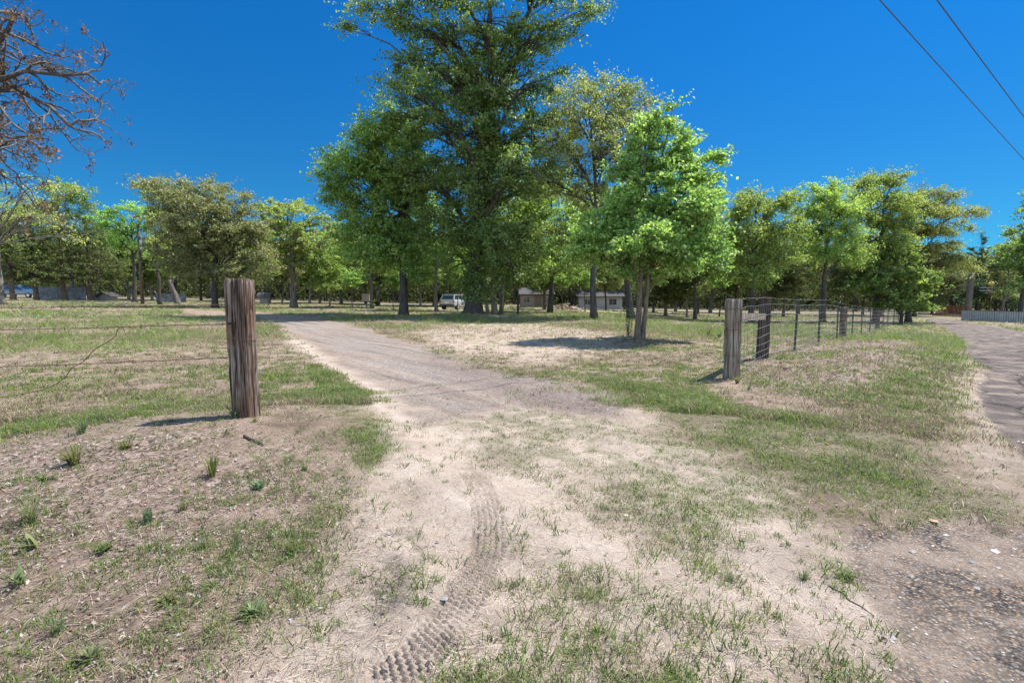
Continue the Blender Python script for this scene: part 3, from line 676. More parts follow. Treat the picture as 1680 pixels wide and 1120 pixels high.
# 14: bright tree left of the big one
px_tree('shade_tree', 'tall bright green tree with a dark bare trunk just left of the ivy clad tree', 662, 35,
        [(645, 190, 30, 30), (670, 230, 40, 40), (620, 230, 40, 34), (600, 260, 40, 34), (575, 290, 36, 40), (640, 290, 60, 46), (690, 290, 50, 46), (560, 260, 20, 20), (555, 330, 22, 26), (600, 340, 50, 40),
         (660, 350, 60, 40), (585, 385, 42, 30), (640, 400, 60, 32), (700, 400, 40, 36), (610, 425, 50, 20), (690, 440, 36, 22)],
        M['leaf_mid'], M['bark_dark'], .30, 500, 135, .09, 21, clump_r=.62, lean=(.5, .3), trunk_top=.9, fork=.35, asp=.7, twig_r=.014)
# 16: pale multi-trunk tree right behind
px_tree('shade_tree', 'green tree with three grey trunks standing just right of the ivy clad tree', 812, 38,
        [(830, 330, 60, 40), (870, 370, 60, 40), (800, 390, 60, 40), (850, 430, 60, 30), (890, 440, 30, 26), (900, 330, 34, 34)], M['leaf_mid'], M['bark_grey'], .20, 170, 90, .11, 23, clump_r=.6,
        trunks=[(0, 0, -.6, 0, 1.2), (.45, .3, 1.0, .3, .9), (-.5, -.2, -1.3, 0, .65)], asp=.7, fork=.4)
# 19: olive sparse tree between
px_tree('oak_tree', 'thinly leaved olive coloured oak rising between the ivy clad tree and the twin trunked sweetgum', 975, 31,
        [(1000, 150, 40, 26), (955, 150, 34, 28), (1035, 165, 24, 20), (990, 200, 55, 34), (940, 200, 40, 34), (1040, 210, 30, 30), (985, 260, 55, 30), (930, 270, 40, 30), (1030, 270, 30, 30), (960, 320, 40, 24), (915, 175, 28, 34), (905, 240, 40, 36), (890, 300, 40, 34), (1060, 175, 22, 16), (1070, 230, 26, 26), (1050, 300, 34, 28)],
        M['leaf_olive'], M['bark_dark'], .21, 330, 75, .075, 25, clump_r=.55, lean=(-.7, 0), fork=.42, asp=.6, twig_r=.018, limb_r=.6, flare=1.6)
px_tree('oak_tree', 'yellow green oak whose crown shows behind the gap left of the twin trunked sweetgum', 1037, 34,
        [(960, 330, 46, 36), (1000, 370, 46, 36), (930, 380, 36, 34), (985, 420, 46, 24), (1040, 400, 50, 40), (920, 440, 30, 20), (1080, 440, 40, 24)],
        M['leaf_oak'], M['bark_dark'], .27, 170, 75, .10, 26, clump_r=.55, lean=(-1.2, .6), fork=.35)

px_tree('oak_tree', 'yellow green oak filling the gap right of the ivy clad tree, above the tan house', 902, 46,
        [(870, 330, 40, 34), (905, 300, 36, 30), (945, 340, 40, 34), (900, 385, 50, 34), (955, 410, 46, 30), (870, 430, 44, 24), (920, 448, 44, 18)],
        M['leaf_oak'], M['bark_dark'], .24, 230, 75, .12, 27, clump_r=.6, fork=.3)
px_tree('shade_tree', 'bright green tree with low foliage between the dark bare trunk and the ivy clad trunk', 716, 48,
        [(715, 350, 40, 34), (700, 400, 44, 30), (745, 400, 36, 30), (720, 435, 48, 20), (765, 440, 36, 22), (680, 445, 34, 16)],
        M['leaf_mid'], M['bark_grey'], .17, 190, 75, .12, 28, clump_r=.6, fork=.3)
px_tree('oak_tree', 'yellow green oak left of the dark bare trunk, its foliage hanging low over the lawn', 610, 54,
        [(560, 385, 34, 20), (600, 395, 40, 24), (640, 410, 40, 24), (570, 420, 40, 20), (615, 438, 46, 16), (655, 440, 30, 18), (545, 440, 26, 14)],
        M['leaf_oak'], M['bark_grey'], .2, 170, 75, .13, 29, clump_r=.6, fork=.3)
px_tree('shade_tree', 'bright green tree with low hanging foliage directly right of the twin pale trunks', 1140, 40,
        [(1130, 370, 50, 34), (1175, 380, 40, 34), (1150, 420, 50, 24), (1110, 435, 40, 18), (1190, 430, 40, 20), (1150, 450, 44, 12)],
        M['leaf_mid'], M['bark_dark'], .14, 190, 75, .11, 30, clump_r=.55, fork=.3)
# left side
px_tree('live_oak_tree', 'broad pale green oak with a dense rounded crown behind the left gate post', 353, 44,
        [(300, 315, 38, 22), (350, 322, 46, 26), (390, 340, 42, 26), (280, 345, 32, 26), (330, 365, 60, 34), (390, 375, 50, 32), (425, 380, 24, 24), (280, 390, 34, 30), (345, 410, 62, 30), (410, 410, 42, 30), (440, 430, 26, 24),
         (290, 430, 36, 22), (350, 445, 60, 18), (400, 448, 52, 16)], M['leaf_live'], M['bark_dark'], .26, 440, 120, .10, 31, clump_r=.62, fork=.25, asp=.55)
px_tree('cedar_tree', 'narrow tree with a rusty tip poking up behind the broad pale oak', 262, 50,
        [(252, 300, 9, 16), (262, 318, 14, 16), (262, 350, 18, 24), (262, 400, 24, 30)], M['leaf_rust'], M['bark_dark'], .18, 70, 60, .12, 32, clump_r=.4, fork=.3)
px_tree('oak_tree', 'flat topped yellow tan oak with a thick grey trunk right of the left gate post', 482, 50,
        [(450, 345, 26, 12), (490, 342, 34, 12), (525, 360, 20, 14), (460, 370, 36, 16), (505, 378, 34, 16), (540, 392, 20, 14), (455, 405, 30, 14), (495, 410, 36, 14), (530, 425, 22, 12), (480, 436, 34, 10)],
        M['leaf_rust'], M['bark_grey'], .34, 200, 75, .115, 33, clump_r=.5, fork=.38, asp=.6, twig_r=.03, flat=.45, limb_r=.6)
px_tree('oak_tree', 'open crowned green oak with a dark forking trunk next to the utility pole', 221, 56,
        [(200, 350, 24, 12), (235, 345, 24, 12), (185, 372, 18, 12), (215, 375, 26, 14), (245, 375, 16, 14), (205, 400, 24, 12), (240, 405, 20, 12)], M['leaf_mid'], M['bark_dark'], .24, 110, 70, .12, 34, clump_r=.5, flat=.45, twig_r=.03, limb_r=.65, fork=.45)
for j, (pc, d, bx, lab) in enumerate((
        (22, 54, [(22, 365, 24, 22), (20, 400, 34, 26), (20, 440, 34, 22), (40, 380, 20, 20)], 'dark cedar at the far left edge, leftmost of the cedars'),
        (60, 56, [(72, 345, 14, 16), (70, 375, 24, 22), (62, 405, 34, 24), (60, 440, 38, 20), (60, 460, 34, 12)], 'dark cedar second from the left edge, over the blue car'),
        (106, 58, [(110, 350, 12, 18), (112, 380, 26, 22), (112, 415, 34, 24), (115, 450, 38, 18)], 'dark cedar in front of the grey panel fence, between two other cedars'),
        (150, 60, [(152, 352, 12, 16), (155, 380, 26, 20), (160, 412, 32, 22), (165, 445, 36, 18), (190, 460, 26, 16), (200, 440, 20, 20)], 'dark low hanging cedar left of the white shed'))):
    px_tree('cedar_tree', lab, pc, d, bx, M['leaf_cedar'], M['bark_red'], .24, 120, 90, .13, 40+j, clump_r=.55, fork=.2, asp=.28, flat=.4, group='cedars on the left side of the field', up=.0)
px_tree('shade_tree', 'tall light green tree behind the cedars at left, its top lifting above them', 120, 70,
        [(100, 310, 20, 16), (140, 312, 20, 16), (120, 340, 36, 22), (155, 350, 20, 24), (90, 350, 24, 24), (125, 390, 40, 34)], M['leaf_mid'], M['bark_grey'], .3, 150, 70, .15, 46, clump_r=.7)

# sparse spring tree at the left edge
px_tree('young_tree', 'sparse yellow green young tree with a pinkish trunk at the left edge of the field', 4, 40,
        [(10, 300, 30, 20), (40, 320, 34, 16), (90, 305, 34, 20), (20, 350, 40, 20), (70, 360, 46, 16), (-30, 340, 40, 30), (120, 372, 30, 10), (130, 390, 30, 8), (10, 395, 24, 10)],
        M['leaf_yellow'], M['bark_grey'], .22, 110, 22, .10, 51, clump_r=.55, fork=.45, twig_r=.022, limb_r=.6, flare=1.3)

# 1: half dead oak overhead at the left, limbs reach into the frame
def dead_oak():
    d = 14.0; x0 = -18.6; root = thing('oak_tree', (x0, d, T(x0, d)-.05), 'half dead oak at the upper left corner, crooked bare branches holding clusters of brown leaves', 'tree')
    rg = np.random.default_rng(4); mb = MB(); tips = []
    mb.tube(curve((0, 0, -.3), (.3, 0, 5.2), 10, .05, rg), np.linspace(.34, .22, 10), 10)
    def grow(p, dr, L, r, lv):
        n = 6; pts = [np.array(p)]; dr = np.array(dr, float)
        for i in range(n):
            dr = dr+rg.normal(0, .34, 3)+np.array([.0, 0, -.02 if lv < 2 else -.03]); dr /= np.linalg.norm(dr); pts.append(pts[-1]+dr*L/n)
            if lv < 4 and i > 0 and rg.random() < (.55 if lv < 3 else .42):
                ax = rg.normal(size=3); b = dr+ax/np.linalg.norm(ax)*.85; b /= np.linalg.norm(b)
                grow(pts[-1], b, L*rg.uniform(.45, .72), r*(1-i/n*.5)*.6, lv+1)
        mb.tube(pts, np.linspace(r, r*.4, n+1), 6 if lv < 2 else 4, cap=False)
        if lv >= 3: tips.extend(pts[2:])
        elif lv >= 2: tips.append(pts[-1])
    K = d/840
    for (tx, tz, r) in ((60, 15, .13), (105, 80, .12), (92, 185, .12), (80, 130, .10), (30, 215, .10), (65, 240, .10), (50, 200, .09), (40, 262, .09), (-60, 20, .12), (90, -40, .10), (20, 70, .12)):
        tgt = np.array([(tx-840)*K-x0, rg.uniform(-1.8, 1.8), ZH(tz, d)-T(x0, d)]); s = np.array([.25, 0, rg.uniform(3.4, 5.2)])
        v = tgt-s; L = np.linalg.norm(v); grow(s, v/L, L*.92, r, 0) if False else None
        p = curve(s, tgt, 12, .42, rg, up=.10); mb.tube(p, np.linspace(r, r*.38, 12), 6)
        for i in range(4, 12):
            for q in range(1+(i % 2)):
                ax = rg.normal(size=3); b = (p[i]-p[i-1]); b = b/np.linalg.norm(b)+ax/np.linalg.norm(ax)*.9; b /= np.linalg.norm(b)
                grow(p[i], b, rg.uniform(.8, 1.7), r*.32, 2)
    mb.build('trunk', M['bark_limb'], root, smooth=True)
    tips = np.array(tips); k = rg.random(len(tips)) < .13; c = tips[k]; n = len(c)
    rep = np.repeat(np.arange(n), 12); P = c[rep]+rg.normal(0, .06, (len(rep), 3)); u, v = rand_frame(len(rep), 0, rg); s = rg.uniform(.025, .055, len(rep))
    V, F = quads(P, u, v, s, s*.55, .5); l = MB(); l.add(V, F); l.build('dead_leaves', M['leaf_brown'], root)
dead_oak()

# right grove of oaks along the fence
OK = dict(clump_r=.5, fork=.3, asp=.6, twig_r=.02, flat=.85, limb_r=.65, up=.22, group='spring oaks in the right grove')
px_tree('oak_tree', 'yellow green oak with a dark forked trunk, leftmost of the right grove', 1232, 37,
        [(1195, 350, 26, 20), (1225, 325, 22, 20), (1262, 345, 26, 20), (1290, 330, 20, 18), (1210, 385, 34, 22), (1260, 385, 38, 22), (1300, 380, 28, 22), (1220, 425, 40, 22), (1275, 425, 42, 20), (1240, 455, 50, 12)],
        M['leaf_oak'], M['bark_dark'], .21, 300, 105, .08, 61, **OK)
px_tree('oak_tree', 'yellow green oak standing behind the nearest metal fence posts, second in the right grove', 1350, 40,
        [(1330, 320, 24, 16), (1358, 305, 16, 14), (1312, 350, 24, 18), (1350, 350, 34, 20), (1385, 340, 24, 20), (1330, 385, 40, 20), (1375, 385, 36, 20), (1345, 420, 44, 18), (1395, 420, 30, 20)],
        M['leaf_oak'], M['bark_dark'], .2, 280, 105, .08, 62, **OK)
px_tree('oak_tree', 'tallest yellow green oak of the right grove, above the middle of the fence', 1436, 43,
        [(1420, 300, 24, 16), (1455, 295, 24, 14), (1400, 330, 26, 18), (1440, 330, 34, 18), (1475, 325, 18, 16), (1415, 365, 40, 18), (1460, 365, 34, 18), (1430, 400, 44, 16), (1470, 400, 32, 18), (1410, 430, 34, 14)],
        M['leaf_oak'], M['bark_dark'], .24, 320, 105, .08, 63, **OK)
px_tree('oak_tree', 'wide tan green oak at the right end of the grove, branches reaching over the road', 1490, 47,
        [(1510, 320, 24, 10), (1545, 325, 20, 8), (1490, 345, 34, 12), (1535, 350, 28, 10), (1560, 365, 10, 6), (1480, 380, 40, 14), (1530, 385, 28, 10), (1550, 405, 22, 8), (1500, 415, 44, 12), (1555, 430, 28, 8), (1585, 440, 18, 6), (1540, 440, 24, 8)],
        M['leaf_rust'], M['bark_dark'], .26, 330, 105, .08, 64, **OK)
px_tree('young_tree', 'bushy bright green young tree, leafy almost to the ground, where the fence meets the road', 1478, 42,
        [(1470, 420, 30, 18), (1440, 445, 32, 18), (1490, 450, 32, 20), (1425, 470, 30, 14), (1465, 480, 40, 16), (1505, 480, 22, 18), (1500, 505, 26, 12), (1460, 500, 30, 12)],
        M['leaf_mid'], M['bark_dark'], .13, 170, 80, .11, 65, clump_r=.4, fork=.12, asp=.7)
px_tree('conifer_tree', 'conical dark conifer standing alone against the sky beyond the end of the road', 1602, 88,
        [(1602, 398, 4, 12), (1602, 418, 10, 12), (1602, 440, 18, 12), (1602, 462, 24, 14), (1602, 485, 28, 12)], M['leaf_pine'], M['bark_dark'], .3, 110, 70, .22, 66, clump_r=.65, fork=.1, asp=.3, up=-.05, flat=.3)
px_tree('conifer_tree', 'very dark cedar left of the conical conifer, behind the red picket fence', 1560, 84,
        [(1560, 440, 18, 18), (1545, 465, 24, 16), (1575, 470, 26, 18), (1560, 492, 34, 10)], M['leaf_pine'], M['bark_dark'], .3, 90, 70, .2, 67, clump_r=.8, fork=.12, asp=.35)
px_tree('conifer_tree', 'very dark cedar right of the conical conifer, behind the pale metal fence', 1632, 82,
        [(1632, 450, 16, 18), (1620, 475, 20, 14), (1645, 485, 28, 12)], M['leaf_pine'], M['bark_dark'], .25, 80, 70, .2, 68, clump_r=.8, fork=.12, asp=.35)
px_tree('shade_tree', 'tall dark green tree cut off by the right edge, overhanging the pale metal fence', 1672, 58,
        [(1685, 340, 20, 30), (1680, 370, 22, 18), (1700, 400, 40, 34), (1665, 410, 20, 14), (1690, 440, 36, 22), (1660, 440, 16, 16), (1670, 470, 24, 16), (1720, 360, 40, 40)], M['leaf_big'], M['bark_dark'], .25, 190, 80, .14, 69, clump_r=.6, fork=.3)
px_tree('shade_tree', 'lighter green slender tree between the dark cedars and the tall tree at the right edge', 1642, 66,
        [(1640, 400, 14, 14), (1650, 425, 18, 16), (1632, 435, 14, 14), (1645, 460, 22, 14), (1650, 485, 20, 8)], M['leaf_olive'], M['bark_grey'], .18, 90, 60, .14, 70, clump_r=.6, fork=.35)

# background trees from shared kinds (each its own object)
def kind_tree(nm, leaf, bark, seed, ncl, nlf, ls, R_=4.2, z0=2.0, z1=10, tr=.17, **kw):
    return make_tree(nm, (0, 0, 0), '', 'tree', 10, tr, auto_lobes(R_, z0, z1, 13, seed), leaf, bark, ncl, nlf, ls, seed, clump_r=.62, **kw)
protos = {
 'a': kind_tree('shade_tree', M['leaf_back'], M['bark_dark'], 101, 300, 62, .15),
 'b': kind_tree('oak_tree', M['leaf_oak'], M['bark_grey'], 102, 290, 62, .15, twig_r=.02),
 'c': kind_tree('oak_tree', M['leaf_olive'], M['bark_dark'], 103, 290, 62, .15, z0=3.2),
 'd': kind_tree('cedar_tree', M['leaf_cedar'], M['bark_red'], 104, 240, 80, .14, R_=2.8, z0=1.2, asp=.3, flat=.4, up=0),
 'e': kind_tree('shade_tree', M['leaf_back'], M['bark_grey'], 105, 260, 62, .14, R_=3.2, z0=2.0),
 's': make_tree('sapling', (0, 0, 0), '', 'tree', 10, .09, auto_lobes(2.6, 4.2, 9.6, 6, 106), M['leaf_mid'], M['bark_dark'], 60, 50, .16, 106, clump_r=.5, twig_r=.02)}
used = set()
def copy_tree(kind, loc, s, sz, rz, label, group):
    p = protos[kind]
    if kind in used:
        r = p.copy(); COL.objects.link(r)
        for ch in list(p.children): c = ch.copy(); COL.objects.link(c); c.parent = r
    else: r = p; used.add(kind)
    r.location = loc; r.rotation_euler = (0, 0, rz); r.scale = (s, s, sz); r['label'] = label; r['category'] = 'tree'
    if group: r['group'] = group
    elif 'group' in r: del r['group']
    return r
BGT = [ # px, distance, top py, half width px, kind, label
 (-20, 62, 300, 60, 'a', 'green tree beyond the left edge of the photo, behind the cedars'),
 (185, 72, 355, 40, 'a', 'green tree behind the gap between the cedars and the utility pole'),
 (250, 66, 400, 34, 'e', 'bright green low tree just right of the utility pole'),
 (212, 74, 380, 36, 'e', 'bright green tree directly behind the utility pole'),
 (290, 72, 360, 44, 'c', 'olive tree behind the leaning dead trunk'),
 (330, 74, 380, 40, 'a', 'green tree low behind the left half of the broad pale oak'),
 (395, 76, 370, 44, 'c', 'olive tree low behind the right half of the broad pale oak'),
 (430, 70, 355, 36, 'b', 'yellow green tree between the broad pale oak and the flat topped oak'),
 (440, 55, 415, 28, 's', 'small tree with a light trunk beside the left gate post top'),
 (463, 62, 390, 30, 'c', 'olive tree left of the thick grey trunk of the flat topped oak'),
 (508, 68, 380, 34, 'e', 'green tree right behind the flat topped oak'),
 (525, 74, 365, 38, 'b', 'yellow green tree right of the flat topped oak'),
 (541, 50, 405, 34, 'b', 'small yellow green oak with a bent trunk, between the flat topped oak and the cabinet'),
 (560, 78, 362, 40, 'e', 'green tree behind the bent oak left of the cabinet'),
 (579, 48, 432, 26, 's', 'thin sapling standing left of the tan cabinet on its post'),
 (600, 76, 372, 44, 'a', 'green tree in the row behind the tan cabinet'),
 (622, 70, 390, 40, 'b', 'yellow green tree right behind the tan cabinet'),
 (645, 45, 440, 22, 's', 'thin sapling just left of the dark bare trunk'),
 (690, 66, 380, 40, 'b', 'yellow green tree right of the dark bare trunk'),
 (712, 72, 370, 44, 'e', 'green tree left of the parked white vehicle'),
 (740, 78, 380, 40, 'c', 'olive tree behind the parked white vehicle'),
 (750, 50, 430, 24, 's', 'thin sapling by the left side of the parked white vehicle'),
 (770, 70, 370, 44, 'a', 'green tree hidden behind the ivy clad trunk'),
 (850, 40, 350, 40, 'a', 'green tree with a straight grey trunk, second trunk right of the ivy clad tree'),
 (893, 58, 395, 38, 'd', 'dark cedar in front of the tan house'),
 (907, 52, 420, 22, 's', 'thin sapling right of the dark cedar by the tan house'),
 (922, 52, 425, 22, 's', 'thin sapling in front of the rubble pile'),
 (935, 76, 370, 44, 'a', 'green tree behind the tan house'),
 (960, 50, 430, 24, 's', 'thin sapling in front of the left end of the white house'),
 (994, 64, 410, 36, 'c', 'spreading dark limbed tree in front of the white house'),
 (1025, 78, 365, 46, 'b', 'yellow green tree behind the right end of the white house'),
 (1072, 60, 400, 40, 'a', 'green tree seen just right of the twin pale trunks'),
 (1092, 48, 425, 40, 'd', 'dark low cedar with spreading stems right of the twin pale trunks'),
 (1108, 74, 370, 44, 'b', 'yellow green tree behind the dark low cedar'),
 (1127, 46, 410, 30, 'e', 'green tree with a thin trunk, between the dark low cedar and the gate post'),
 (1145, 58, 385, 38, 'c', 'olive tree left of the right gate post'),
 (1165, 72, 360, 44, 'e', 'green tree behind the thin trunks left of the right gate post'),
 (1180, 50, 420, 34, 's', 'small tree just left of the right gate post top'),
 (1206, 70, 370, 44, 'd', 'dark cedar directly behind the right gate post'),
 (1250, 66, 365, 44, 'a', 'green tree behind the dark brace post'),
 (1285, 58, 400, 34, 'd', 'dark cedar behind the first metal fence posts'),
 (1310, 74, 375, 44, 'c', 'olive tree beyond the woven wire, left of the second grove oak'),
 (1385, 62, 385, 34, 'd', 'dark cedar behind the wooden line post in the middle of the fence'),
 (1415, 72, 375, 40, 'c', 'olive tree behind the far half of the wire fence'),
 (1445, 66, 410, 34, 'd', 'dark cedar behind the bushy young tree, left side'),
 (1500, 70, 390, 40, 'd', 'dark cedar behind the bushy young tree, right side'),
 (1530, 80, 405, 36, 'd', 'dark cedar left of the red picket fence'),
 (1590, 96, 430, 40, 'c', 'olive tree far behind the red picket fence'),
 (1660, 100, 415, 50, 'a', 'green tree far behind the pale metal fence'),
 (1730, 70, 340, 70, 'a', 'green tree past the right edge of the photo, behind the pale metal fence'),
]
rt = random.Random(3)
base_R = {'a': 4.6, 'b': 4.6, 'c': 4.6, 'd': 3.2, 'e': 3.7, 's': 3.0}
for (px, d, ty, hw, kd, lab) in BGT:
    loc = place(px, d); h = (ZH(ty, d)-loc[2])/10.4; s = hw*(1.3 if kd != 's' else 1.15)/840*d/base_R[kd]
    copy_tree(kd, loc, s, h, rt.uniform(0, 6.28), lab, 'trees in the background rows' if kd != 's' else 'thin saplings on the far lawn')

def far_wood():
    """wood closing the view far off: bare thin stems below, leaf mass above"""
    rg = np.random.default_rng(77); mb = MB()
    for i in range(420):
        a = R(rg.uniform(-54, 54)); r = rg.uniform(92, 130)/cos(a); x, y = r*sin(a), r*cos(a); h = rg.uniform(6, 9); z = T(x, y)
        mb.tube([(x, y, z-.3), (x+rg.normal(0, .3), y, z+h*.5), (x+rg.normal(0, .7), y, z+h)], [rg.uniform(.1, .22), .12, .05], 5, mi=0, cap=False)
    n = 380000; a = np.radians(rg.uniform(-54, 54, n)); D = rg.uniform(92, 138, n); r = D/np.cos(a); x = r*np.sin(a); y = r*np.cos(a)
    top = 9.0+4.0*fbm(np.degrees(a)*.5, r*.05, 9, 3)+1.0*(D-92)/40
    lo = np.where((fbm(np.degrees(a)*.9, r*.1, 19, 2) > .46) | (D > 122), .0, 2.0)
    z = terrain(x, y)+lo+(top-lo)*rg.random(n)**.8
    x2 = 70000; a2 = np.radians(rg.uniform(-54, 54, x2)); r2 = rg.uniform(130, 140, x2)/np.cos(a2); x = np.r_[x, r2*np.sin(a2)]; y = np.r_[y, r2*np.cos(a2)]; z = np.r_[z, terrain(r2*np.sin(a2), r2*np.cos(a2))+rg.uniform(-.3, 5.0, x2)]; a = np.r_[a, a2]
    cl = (fbm(np.degrees(a)*3, z*.8, 29, 3) > .33) | (y > 130); x = x[cl]; y = y[cl]; z = z[cl]; n = len(x)
    u, v = rand_frame(n, .2, rg); s = rg.uniform(.13, .30, n)*np.where(y > 120, 1.5, 1); V, F = quads(np.stack([x, y, z], 1), u, v, s, s*.65, .3); mb.add(V, F, 1)
    o = mb.build('far_wood', [M['bark_dark'], M['leaf_far']]); tag(o, 'distant mixed green wood closing the view behind the rows of trees', 'wood', kind='stuff')
far_wood()

# ------------------------------------------------------------------ wooden posts
def wood_mat(name, grey, brown, dark):
    k = NT(name); v = k.coord((26, 26, 1.1)); n = k.noise(v, 1.6, 9, .7, .8); v2 = k.coord((1, 1, .35)); n2 = k.noise(v2, 7, 5, .6)
    r = k.ramp(n, 0, [(.38, dark), (.46, tuple((a+b)/2 for a, b in zip(dark, brown))), (.56, grey), (.75, tuple(c*1.25 for c in grey))])
    b = k.ramp(n, 0, [(.38, dark), (.5, brown), (.75, tuple(c*1.5 for c in brown))]); f = k.ramp(n2, 0, [(.42, (0,)*3), (.6, (1,)*3)])
    m = k.mix((f, 0), (r, 0), (b, 0)); k.l(m, 2, k.p, 'Base Color'); k.p.inputs['Roughness'].default_value = .9; k.p.inputs['Specular IOR Level'].default_value = .2
    bp = k.bump(n, 0, .012); k.l(bp, 0, k.p, 'Normal'); return k.m
M['tie'] = wood_mat('weathered_tie', (.27, .22, .185), (.15, .09, .06), (.022, .015, .012))
M['tie_dark'] = wood_mat('dark_tie', (.13, .10, .08), (.085, .05, .035), (.012, .009, .008))
M['tie_grey'] = wood_mat('grey_wood', (.34, .30, .25), (.26, .185, .13), (.06, .045, .035))
M['hole'] = simple('dark_iron', (.02, .017, .015), .8)
M['rust'] = simple('rusty_wire', (.13, .065, .045), .8, .4, 30)
M['wire'] = simple('galvanised_wire', (.16, .155, .15), .6, .3, 30, .3)
M['tpost'] = simple('dark_green_steel', (.035, .04, .032), .6, .4, 20)
def tie_post(name, parent, H, wx, wy, mat, seed, loc=(0, 0, 0), rz=0, lean=(0, 0), crack=.012, cracks=()):
    rg = np.random.default_rng(seed); per = []
    r = .018; 
    for (cx, cy, a0) in ((wx/2-r, wy/2-r, 0), (-wx/2+r, wy/2-r, 90), (-wx/2+r, -wy/2+r, 180), (wx/2-r, -wy/2+r, 270)):
        for a in (0, 45, 90): per.append((cx+r*cos(R(a0+a)), cy+r*sin(R(a0+a))))
    per = np.array(per+[per[0]]); sl = np.r_[0, np.cumsum(np.hypot(*np.diff(per, axis=0).T))]; n = 120
    t = np.linspace(0, sl[-1], n, endpoint=False); X = np.interp(t, sl, per[:, 0]); Y = np.interp(t, sl, per[:, 1])
    nz = 90; zz = np.linspace(-.3, H, nz); TT, ZZ = np.meshgrid(t, zz); off = 0
    g = fbm(TT*38, ZZ*1.3, seed, 4, .65); g2 = fbm(TT*85, ZZ*2.2, seed+9, 2); off = -crack*ss(.52, .36, g)*1.0-.004*ss(.5, .35, g2)
    for (ct, cw, cdp) in cracks: off = off-cdp*np.exp(-((TT-ct*sl[-1]-.012*(fbm(ZZ*2.5, ZZ*0, seed+3, 3)-.5))/cw)**2)*ss(H*.03, H*.4, ZZ)
    off = off+.010*(fbm(TT*5, ZZ*2.2, seed+5, 2)-.5)
    edge = ss(H-.03, H, ZZ)*-.008; off = off+edge
    nx = X/np.hypot(X, Y); ny = Y/np.hypot(X, Y)
    VX = X[None]+nx[None]*off+lean[0]*np.maximum(ZZ, 0)/H; VY = Y[None]+ny[None]*off+lean[1]*np.maximum(ZZ, 0)/H
    ZV = ZZ.copy(); ZV[-1] += .012*(fbm(X*20, Y*20, seed+6, 3)-.5)
    mb = MB(); V = np.stack([VX, VY, ZV], -1).reshape(-1, 3)
    i = np.arange(nz-1)[:, None]*n; j = np.arange(n)[None]; k = (j+1) % n
    mb.add(V, np.stack([i+j, i+k, i+n+k, i+n+j], -1).reshape(-1, 4))
    top = V[-n:]; c = top.mean(0); Vt = np.vstack([top, c+(top-c)*.5+np.array([0, 0, -.004]), c[None]+[0, 0, -.002]])
    q = np.arange(n); q2 = (q+1) % n
    mb.add(Vt, np.stack([q, q2, n+q2, n+q], 1)); mb.f[3].append((mb.n-len(Vt))+np.stack([n+q, n+q2, np.full(n, 2*n)], 1)); mb.m[3].append(np.zeros(n))
    o = mb.build(name, mat, parent, smooth=False); o.location = loc; o.rotation_euler = (0, 0, rz); return o
# left gate post with its barbed strands
LP = (GX(404, 4.78), 4.78); LZ = T(*LP)
hl = ZH(457, 4.78)-LZ
lf = thing('barbed_wire_fence', (LP[0], LP[1], LZ), 'weathered square timber gate post with rusty barbed strands running off to the left edge', 'fence')
pst = tie_post('post', lf, hl, .205, .175, M['tie'], 12, rz=R(-7), cracks=((.745, .006, .022), (.80, .004, .018), (.69, .004, .014), (.61, .010, .03)), lean=(-.012, 0))
mb = MB()
for (px, py) in ((391, 531), (398.5, 531)):
    x = (px-404)/840*4.78; zz = ZH(py, 4.65)-LZ; mb.tube([(x, -.094, zz), (x, -.05, zz)], .011, 8)
mb.build('bolt_hole', M['hole'], pst)
pst.children[0].rotation_euler = (0, 0, R(9))
mb = MB(); zz = ZH(557, 4.65)-LZ
hw = .106
mb.tube([(-hw, -.092, zz), (0, -.097, zz+.003), (hw, -.092, zz), (hw+.004, 0, zz), (hw, .092, zz), (0, .096, zz), (-hw, .092, zz+.002), (-hw-.004, 0, zz), (-hw, -.092, zz)], .0028, 5)
mb.build('wire_wrap', M['rust'], pst)
def barbed(py0, py1, seed):
    rg = np.random.default_rng(seed); d1 = 4.78; x0 = -.125; z0 = ZH(py0, d1)-LZ
    # the strand runs left and slightly nearer; a 9 m span
    xe = -7.4; de = 6.2; ze = ZH(py1, de)-LZ
    n = 60; t = np.linspace(0, 1, n); P = np.stack([x0+(xe-x0)*t, (de-d1)*t, z0+(ze-z0)*t-.04*np.sin(t*pi)], 1); mb = MB(); P[:, 2] += rg.normal(0, .0022, n)
    mb.tube(P, rg.uniform(.0040,.0046), 5)
    for k in range(int(7.4/.13)):
        tt = (k+.5)*.13/7.4; p = np.array([np.interp(tt, t, P[:, i]) for i in range(3)])
        for q in range(2):
            v = rg.normal(size=3); v /= np.linalg.norm(v); v *= .022; mb.tube([p-v, p+v], .0028, 3)
    return mb.build('wire_strand', M['rust'], lf)
barbed(500, 497, 1); barbed(531, 541, 2); barbed(586, 609, 3)
def loose():
    pts = [(206, 549), (202, 538), (197, 536), (193, 541), (190, 551), (178, 560), (160, 570), (150, 578), (142, 589), (128, 598), (118, 603), (108, 618), (92, 630), (80, 636), (55, 643), (20, 649), (-30, 655), (-120, 668)]
    P = []
    for k, (a, b) in enumerate(pts):
        d = 5.25+.02*k; v = ray(a, b); s = d/v[1]; P.append((v[0]*s-LP[0], d-LP[1], CH+v[2]*s-LZ))
    mb = MB(); mb.tube(np.array(P), .0042, 5); mb.build('loose_wire', M['rust'], lf)
loose()

